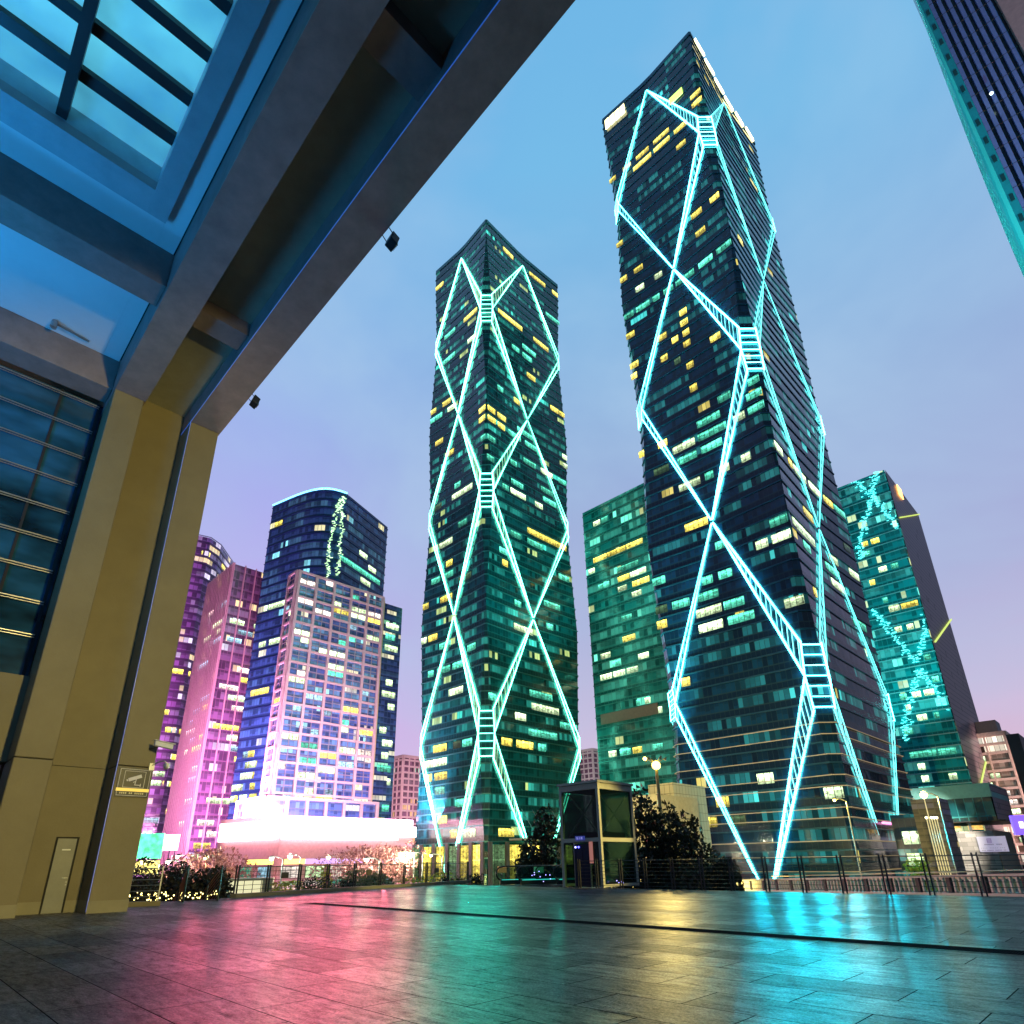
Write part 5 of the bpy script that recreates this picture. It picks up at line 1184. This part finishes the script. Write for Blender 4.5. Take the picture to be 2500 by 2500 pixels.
for (x, y, D, lab, c_, r_, s_) in lamps_px: lamp(x, y, D, lab, s_, c_, r_, watts=.35 if x == 2255 else 1.)
# ------------------------------------------------------------------ trees
def foliage(name, c1, c2):
    k = N(name); oi = k.n('ShaderNodeNewGeometry').outputs['Random Per Island']
    c = k.mix(oi, C4(c1), C4(c2))
    a = k.n('ShaderNodeBsdfPrincipled', i={'Base Color': c, 'Roughness': .6}); t_ = k.n('ShaderNodeBsdfTranslucent', i={0: c})
    return k.fin(k.n('ShaderNodeMixShader', i={0: .25, 1: a.outputs[0], 2: t_.outputs[0]}).outputs[0])
F_DARK = foliage('dark_conifer_leaves', (.005, .009, .005), (.018, .026, .010))
F_HEDGE = foliage('dark_hedge_leaves', (.008, .008, .006), (.03, .026, .018))
F_LIME = foliage('lime_lit_leaves', (.2, .24, .02), (.5, .5, .05))
F_PINK = foliage('rosy_leaves', (.25, .08, .10), (.5, .22, .22))
F_MID = foliage('olive_leaves', (.05, .07, .03), (.16, .17, .08))
BARK = paint('bark', (.06, .045, .03), .8)
def crown_mesh(blobs, n, size, rnd, upw=.0):
    m = MB()
    wts = [b[3]*b[4]*b[5] if len(b) > 4 else b[3]**3 for b in blobs]
    for _ in range(n):
        b = rnd.choices(blobs, wts)[0]; c_ = Vector(b[:3]); rx, ry, rz = (b[3], b[4], b[5]) if len(b) > 4 else (b[3],)*3
        while True:
            v = Vector((rnd.uniform(-1, 1), rnd.uniform(-1, 1), rnd.uniform(-1, 1)))
            if v.length <= 1: break
        v = v.normalized()*(v.length**.35)
        p = c_+Vector((v.x*rx, v.y*ry, v.z*rz))
        s_ = size*rnd.uniform(.5, 1.4)
        a = Vector((rnd.gauss(0, 1), rnd.gauss(0, 1), rnd.gauss(0, 1)+upw)).normalized(); bb = a.orthogonal().normalized(); bb = (Matrix.Rotation(rnd.uniform(0, 6.28), 3, a) @ bb)
        q = p+a*s_*1.6
        m.quad(p-bb*s_*.4, p+a*s_*.6-bb*s_*.5+Vector((0, 0, 0)), q, p+a*s_*.7+bb*s_*.5)
    return m
def tree(name, lab, base, h, w, mat, kind='round', n=1800, size=.16, cat='tree', grp=None, seed=0, trunk=True):
    rnd = random.Random(seed); root = empty(name, base, lab, cat, grp); base = Vector(base)
    blobs = []
    if kind == 'round':
        for q in range(9):
            an = rnd.uniform(0, 6.28); r_ = rnd.uniform(0, .33)*w; z = rnd.uniform(.45, .86)*h; s_ = rnd.uniform(.18, .3)*w
            blobs.append((base.x+math.cos(an)*r_, base.y+math.sin(an)*r_, base.z+z, s_, s_, s_*.75))
    elif kind == 'cone':
        for q in range(10):
            f = q/9.; s_ = (1-f)*w*.42+.12*w; z = (.08+.86*f)*h; an = rnd.uniform(0, 6.28)
            blobs.append((base.x+math.cos(an)*s_*.3, base.y+math.sin(an)*s_*.3, base.z+z, s_, s_, h*.09))
        for q in range(26):   # upswept sprays
            f = rnd.uniform(.1, .85); an = rnd.uniform(0, 6.28); r_ = (1-f)*w*.5
            blobs.append((base.x+math.cos(an)*r_, base.y+math.sin(an)*r_, base.z+(f+.08)*h, w*.05, w*.05, h*.12))
    else:                      # hedge / bush
        for q in range(12):
            blobs.append((base.x+rnd.uniform(-.38, .38)*w, base.y+rnd.uniform(-.3, .3)*w*.5, base.z+rnd.uniform(.25, .7)*h, w*.2, w*.16, h*.32))
    crown_mesh(blobs, n, size, rnd, .8 if kind == 'cone' else .2).build('crown', mat, root)
    m = MB(); top = base+UP*h*.8; m.tube(base-UP*.2, top, w*.035+.04, 7, .03)
    for q in range(6):
        b = rnd.choice(blobs); st0 = base+UP*(min(.6*h, max(.1, (b[2]-base.z)*.6))); m.tube(st0, Vector(b[:3]), w*.015+.015, 5, .01)
    m.build('trunk', BARK, root)
    return root
def gp(px, D, z): p = at(px, 2100, D); p.z = z; return p
tree('conifer', 'dark bushy conifer left of the glass lift kiosk', gp(1333, 46, -2.5), 7.3, 4.6, F_DARK, 'cone', 4200, .20, seed=1)
tree('conifer', 'lower dark conifer behind the escalators', gp(1292, 50, -2.5), 5.6, 3.4, F_DARK, 'cone', 2600, .2, seed=2)
tree('conifer', 'tallest dark conifer right behind the lift kiosk', gp(1583, 41, -2.5), 7.9, 3.9, F_DARK, 'cone', 5200, .19, seed=3)
tree('conifer', 'broad dark conifer in the middle of the clump right of the lift', gp(1640, 40, -2.5), 6.8, 4.6, F_DARK, 'cone', 5200, .19, seed=4)
tree('conifer', 'dark conifer with pointed sprays beside the yellow lamp pole', gp(1690, 42, -2.5), 6.3, 4.2, F_DARK, 'cone', 4200, .19, seed=5)
tree('conifer', 'lowest dark conifer at the right end of the clump', gp(1735, 38, -2.5), 4.1, 3.6, F_DARK, 'bush', 3200, .16, seed=6)
tree('hedge', 'dark clipped hedge behind the short fence by the pillar', gp(340, 36, -1.4), 2.7, 3.2, F_HEDGE, 'bush', 4200, .1, 'hedge', 'dark hedges at the stair', 7)
tree('hedge', 'tallest dark feathery hedge between the two stair railings', gp(425, 38, -1.6), 3.3, 5.2, F_HEDGE, 'bush', 7000, .11, 'hedge', 'dark hedges at the stair', 8)
tree('hedge', 'dark feathery hedge touching the right stair railing', gp(500, 38, -1.6), 3.0, 3.8, F_HEDGE, 'bush', 5200, .11, 'hedge', 'dark hedges at the stair', 9)
for k_, (x, D, z, h, w, mt, kd, lab) in enumerate([
    (478, 80, -6, 9.0, 8, F_PINK, 'round', 'wide rosy tree above the right stair railing'), (540, 84, -6, 8.6, 9, F_PINK, 'round', 'rosy tree beside the left end of the screen'),
    (880, 85, -6, 9.2, 9, F_PINK, 'round', 'dull rose tree left of the star-like lamp in front of the podium'), (955, 88, -6, 10.2, 9, F_PINK, 'round', 'taller rose tree left of the two starbright lamps'),
    (795, 60, -6, 7.2, 3.0, F_LIME, 'cone', 'slim lime-lit conifer behind the left fence'), (700, 62, -6, 6.6, 3.6, F_LIME, 'round', 'small lime-lit tree behind the brown plate of the left fence'),
    (860, 66, -6, 7.0, 5, F_MID, 'round', 'olive tree behind the middle of the left fence'), (925, 60, -6, 6.4, 4.5, F_MID, 'round', 'olive tree beside the bright gap behind the left fence'),
    (957, 56, -6, 5.2, 4, F_LIME, 'round', 'low lime-yellow tree behind the left fence'), (1015, 58, -6, 5.0, 4, F_LIME, 'round', 'low lime tree before the green tower lobby'),
    (1055, 60, -6, 6.2, 5, F_LIME, 'round', 'bright yellow-green tree near the end of the left fence'), (1085, 55, -6, 5.2, 3, F_DARK, 'cone', 'thin dark shrub against the foot of the green tower')]):
    tree('tree', lab, gp(x, D, z), h, w*1.15, mt, kd, 2600, .22 if D > 70 else .16, 'tree', 'trees behind the left fence', 20+k_)
for k_, (x, D, h, w, lab) in enumerate([(775, 44, 1.6, 2.6, 'dark low shrub at the foot of the left fence, the left one'), (835, 46, 1.4, 2.4, 'dark low shrub at the foot of the left fence, right of the first'), (1105, 50, 1.5, 2., 'dark low shrub at the far end of the left fence'), (1165, 52, 1.5, 1.8, 'small dark shrub left of the escalators')]):
    tree('shrub', lab, gp(x, D, -1.), h, w, F_DARK, 'bush', 900, .1, 'shrub', 'low shrubs behind the left fence', 40+k_)
tree('tree', 'lime lit tree on the terrace right of the tallest tower', gp(2240, 95, -6), 7.5, 4., F_LIME, 'round', 900, .25, seed=60)
# lit string of lamps in the hedge
rnd = random.Random(5); m = MB()
for q in range(85):
    x = rnd.uniform(312, 545); c_ = gp(x, rnd.uniform(33.5, 36), rnd.uniform(-.12, .22)); m.ball(c_, rnd.uniform(.014, .035), 6, 4)
o = m.build('string_lights', emit('warm_string_light', (1., .8, .25), 7.)); tag(o, 'band of warm yellow string lights under the dark hedges by the stair', 'string lights', kind='stuff')
m = MB()
for q in range(16):
    c_ = at(1300+rnd.gauss(0, 12)+(0 if q < 5 else 34), 2139+rnd.gauss(0, 6), 37.5) if q < 9 else at(1516+rnd.gauss(0, 7), 2153+rnd.gauss(0, 4), 34.2); m.ball(c_, .022, 6, 4)
o = m.build('string_lights', emit('blue_white_fairy_light', (.35, .3, 1.), 6.)); tag(o, 'scattered blue white fairy lights near the escalators and lift foot', 'string lights', kind='stuff')
# kiosk building seen behind the left fence
c_ = gp(608, 66, -6)
kr = empty('shop_kiosk', c_, 'small pale kiosk with a gridded window behind the left end of the fence', 'kiosk')
dk = Vector((.95, .3, 0)).normalized(); nk = Vector((dk.y, -dk.x, 0))
MB().hexa(c_-dk*3.1, dk*5.4, -nk*3, UP*6.2).build('wall', paint('cream_kiosk_wall', (.62, .58, .4), .6), kr)
w0 = MB().hexa(c_-dk*2.4+nk*.03+UP*4.8, dk*3.8, -nk*.05, UP*1.2).build('window', emit('cream_kiosk_light', (1., .95, .55), .85), kr)
m = MB()
for q in range(6): m.hexa(c_-dk*(2.4-q*.74)+nk*.06+UP*4.8, dk*.06, -nk*.03, UP*1.2)
m.build('frame', M['steel_dark'], w0)
for q, cc_ in enumerate(((.1, .6, .7), (.7, .3, .5), (.9, .9, .8), (.3, .8, .5))):
    MB().hexa(c_-dk*(2.0-q*1.0)+nk*.05+UP*3.7, dk*.5, -nk*.05, UP*.7).build('poster', emit('kiosk_poster_%d' % q, cc_, .9), kr)
# bright street-level shop glow strip behind the trees: a lit pavilion
c_ = gp(760, 100, -6); pv = empty('street_pavilion', c_, 'long low glazed pavilion with bright white interior behind the left fence trees', 'pavilion')
MB().hexa(c_-Vector((17, 2, 0)), Vector((34, 6, 0)), Vector((-1, 6, 0)), UP*4.4).build('roof_block', M['podwall'], pv)
for q in range(9): MB().hexa(c_-Vector((16-q*3.7, 2.2-q*.65, -.4)), Vector((3.0, .53, 0)), Vector((.02, -.1, 0)), UP*3.6).build('shop_window', M[['win_w', 'win_y', 'win_p'][q % 3]], pv)
# small base blocks on the street right of tower 2
# ------------------------------------------------------------------ lights
def area(name, loc, target, size, power, col, spread=None, sy=None):
    l = bpy.data.lights.new(name, 'AREA'); l.energy = power; l.color = col; l.size = size
    if sy: l.shape = 'RECTANGLE'; l.size_y = sy
    if spread: l.spread = math.radians(spread)
    o = bpy.data.objects.new(name, l); COL.objects.link(o); o.location = loc
    o.rotation_euler = (Vector(target)-Vector(loc)).to_track_quat('-Z', 'Y').to_euler(); return o
def spot(name, loc, target, power, col, ang=60, rad=.3, blend=.5):
    l = bpy.data.lights.new(name, 'SPOT'); l.energy = power; l.color = col; l.spot_size = math.radians(ang); l.spot_blend = blend; l.shadow_soft_size = rad
    o = bpy.data.objects.new(name, l); COL.objects.link(o); o.location = loc
    o.rotation_euler = (Vector(target)-Vector(loc)).to_track_quat('-Z', 'Y').to_euler(); return o
spot('sodium_lamp_light', big+Vector((0, -.9, -.1)), ST(-8, 14), 4.4e3, (1., .72, .20), 120, .25)
spot('sodium_lamp_backlight', big+Vector((.6, .9, .1)), (24, 110, 6), 2.4e5, (1., .78, .25), 75, .25)
# blue uplights of the canopy, outside the view at the left
area('canopy_uplight', ST(-21.6, -5, 13), ST(-21.6, -.5, 20.3), 1.5, 430, (.02, .36, .95), sy=2)
area('canopy_uplight', ST(-14.0, -7, 11), ST(-16.5, -.5, 20.3), 2., 950, (.02, .36, .95), sy=3)
for x_, e_ in ((1760, .35), (1840, .6), (1915, .9), (1990, .9), (2065, .6), (2150, .35), (2240, .2), (2340, .12)):
    fc = at(x_, 2045, 126.); spot('added_cyan_spot', fc, ST(2, 14), 4.0e4*e_, (.0, .72, 1.), 60, .35)  # added cyan spots that tint the plaza floor
for x_, e_ in ((1070, .5), (1140, .8), (1210, .8), (1290, .5), (1370, .3)):
    fc = at(x_, 2030, 150.); spot('added_teal_spot', fc, ST(-8, 10), 1.5e4*e_, (.0, .9, .72), 50, .35)  # added teal spots to colour the paving in front of tower two
for x_, e_ in ((480, .3), (545, .45), (610, .55), (675, .65), (740, .75), (805, .8), (870, .85), (935, .75), (1000, .4)):
    fc = at(x_, 2022, 168.); spot('added_pink_spot', fc, ST(-12, 8), 4.6e4*e_, (1., .12, .18), 60, 1.)  # added pink spots that spread the screen colour over the floor
area('added_skylight_fill', ST(-10, -4, 24.5), ST(-11, -4, 20), 9., 480, (.5, .85, .95), sy=9)  # area light added above the panes to brighten them
spot('added_warm_spot', Vector((24, 22, 7)), lc+UP*2.5, 4e4, (1., .80, .22), 16, .3)  # unseen warm spot added to light the kiosk frame
area('added_podium_fill', Vector((sc0.x+6, sc0.y-26, 9)), Vector((sc0.x+4, sc0.y, -1)), 40, 9e3, (1., .38, .55), sy=2)  # pink area light added to brighten the podium wall
spot('added_flats_spot', Vector((205, 190, 3)), T7.pt(3, 13, 22), 2.2e5, (1., .72, .6), 50, .5)  # spot added to brighten the apartment slab
spot('added_neighbour_spot', (50, 40, 3), azd(49.8, DR, 115), 2.5e5, (.05, .9, 1.), 50, .5)  # unseen cyan spot added to brighten the curved fin
spot('added_neighbour_spot', (95, 5, 3), azd(58, DR, 110), 5e5, (1., .62, .6), 50, .5)  # unseen rose spot added to brighten the side wall
spot('added_tower_spot', (112, 176, 26), T3.pt(3, 20, 95), 1.1e5, (.1, 1., .95), 70, .4)  # teal spot added to brighten the left face of the right-hand tower
spot('added_tower_spot', (34, 138, 8), T2.pt(0, 22, 175), 3.5e5, (.05, 1., .85), 60, .4)  # teal spot added for the upper right face of the green tower
spot('added_wall_spot', (112, 150, 14), TC.pt(3, 16, 0), 7e4, (1., .88, .7), 80, .4)  # spot added so that the checkered wall shows
spot('added_block_spot', (-45, 250, 10), T5.pt(0, 8, 30), 4e5, (1., .62, .72), 40, .4)  # rose spot added to brighten the small gridded block
spot('added_block_spot', (38, 330, 10), T6.pt(0, 6, 45), 3e5, (1., .85, .85), 40, .4)  # pale spot added to brighten the distant apartment block
# unseen warm spot added behind the camera to light the pillar
spot('added_warm_spot', ST(4, 6, 9), ST(-24, 4.2, 9), 2.2e4, (1., .80, .26), 52, .4)
# magenta area lights added above the podium to wash the left towers
area('added_tower_wash', Vector((sc0.x+20, sc0.y+9, 14.6)), Vector((sc0.x-6, sc0.y+45, 48)), 60, 1.05e5, (1., .55, .82), sy=4)
area('added_tower_wash', Vector((scrL.x-8, scrL.y+14, 15)), Vector((scrL.x-35, scrL.y+70, 45)), 30, 2.6e5, (1., .38, .78), sy=4)
# ------------------------------------------------------------------ sky
w = bpy.data.worlds.new('World'); sc.world = w; w.use_nodes = True; nt = w.node_tree; nt.nodes.clear()
class WN(N):
    def __init__(s): s.t = nt
k = WN()
out = nt.nodes.new('ShaderNodeOutputWorld')
tc_ = k.n('ShaderNodeTexCoord').outputs['Generated']
sp = k.n('ShaderNodeSeparateXYZ', i={0: tc_})
az_, z_ = sp.outputs[0], sp.outputs[2]
nz = k.n('ShaderNodeTexNoise', i={'Vector': k.n('ShaderNodeVectorMath', operation='MULTIPLY', i={0: tc_, 1: (1., 1., 1.6)}).outputs[0], 'Scale': 1.7, 'Detail': 5., 'Roughness': .55, 'Distortion': .4}).outputs[0]
zz_ = k.math('ADD', z_, k.math('MULTIPLY', k.math('SUBTRACT', nz, .5), .25))
base = k.ramp(zz_, [(0., (.68, .46, .58)), (.18, (.60, .46, .66)), (.38, (.36, .37, .63)), (.6, (.27, .41, .67)), (.82, (.17, .47, .76)), (1., (.13, .41, .74))])
left = k.ramp(zz_, [(0., (.80, .36, .75)), (.25, (.62, .38, .82)), (.5, (.38, .39, .80)), (.75, (.20, .42, .76)), (1., (.12, .40, .75))])
fl_ = k.n('ShaderNodeMapRange', i={'Value': az_, 'From Min': -.35, 'From Max': .05, 'To Min': 1., 'To Max': 0.}).outputs[0]
c = k.mix(fl_, base, left)
cl = k.n('ShaderNodeMapRange', i={'Value': nz, 'From Min': .42, 'From Max': .72, 'To Min': 0., 'To Max': .55}).outputs[0]
c = k.mix(cl, c, (.46, .60, .78, 1))
bk = k.n('ShaderNodeMapRange', i={'Value': sp.outputs[1], 'From Min': -.45, 'From Max': .12, 'To Min': 1., 'To Max': 0.}).outputs[0]
sd = k.n('ShaderNodeMapRange', i={'Value': k.math('ABSOLUTE', az_), 'From Min': .70, 'From Max': .86, 'To Min': 0., 'To Max': 1.}).outputs[0]
bk = k.math('MAXIMUM', bk, sd)
c = k.mix(k.math('MULTIPLY', bk, .88), c, (.006, .05, .085, 1))
sky = k.n('ShaderNodeTexSky', sky_type='NISHITA', sun_disc=False, sun_elevation=math.radians(1.), sun_rotation=math.radians(200))
bg1 = k.n('ShaderNodeBackground', i={0: c, 1: 1.06})
bg2 = k.n('ShaderNodeBackground', i={0: sky.outputs[0], 1: .006})
ad = k.n('ShaderNodeAddShader', i={0: bg1.outputs[0], 1: bg2.outputs[0]})
nt.links.new(ad.outputs[0], out.inputs[0])
# ------------------------------------------------------------------ camera
cam = bpy.data.cameras.new('camera'); co = bpy.data.objects.new('camera', cam); COL.objects.link(co)
cam.sensor_fit = 'HORIZONTAL'; cam.sensor_width = 36; cam.lens = 36*F/2500.; cam.shift_x = 0; cam.shift_y = (CY-1250)/2500.
cam.clip_start = .1; cam.clip_end = 6000
co.matrix_world = Matrix.Translation((0, 0, H)) @ Matrix.Rotation(math.pi/2+TH, 4, 'X') @ Matrix.Rotation(-RO, 4, 'Z')
sc.camera = co
vs = sc.view_settings; vs.view_transform = 'Standard'; vs.look = 'None'; vs.exposure = 0; vs.gamma = 1
sc.render.engine = 'CYCLES'; sc.cycles.use_denoising = True; sc.cycles.max_bounces = 5; sc.cycles.glossy_bounces = 3; sc.cycles.transparent_max_bounces = 8
sc.cycles.sample_clamp_indirect = 6.; sc.cycles.use_light_tree = True; sc.cycles.use_adaptive_sampling = True; sc.cycles.adaptive_threshold = .015; sc.cycles.volume_bounces = 0
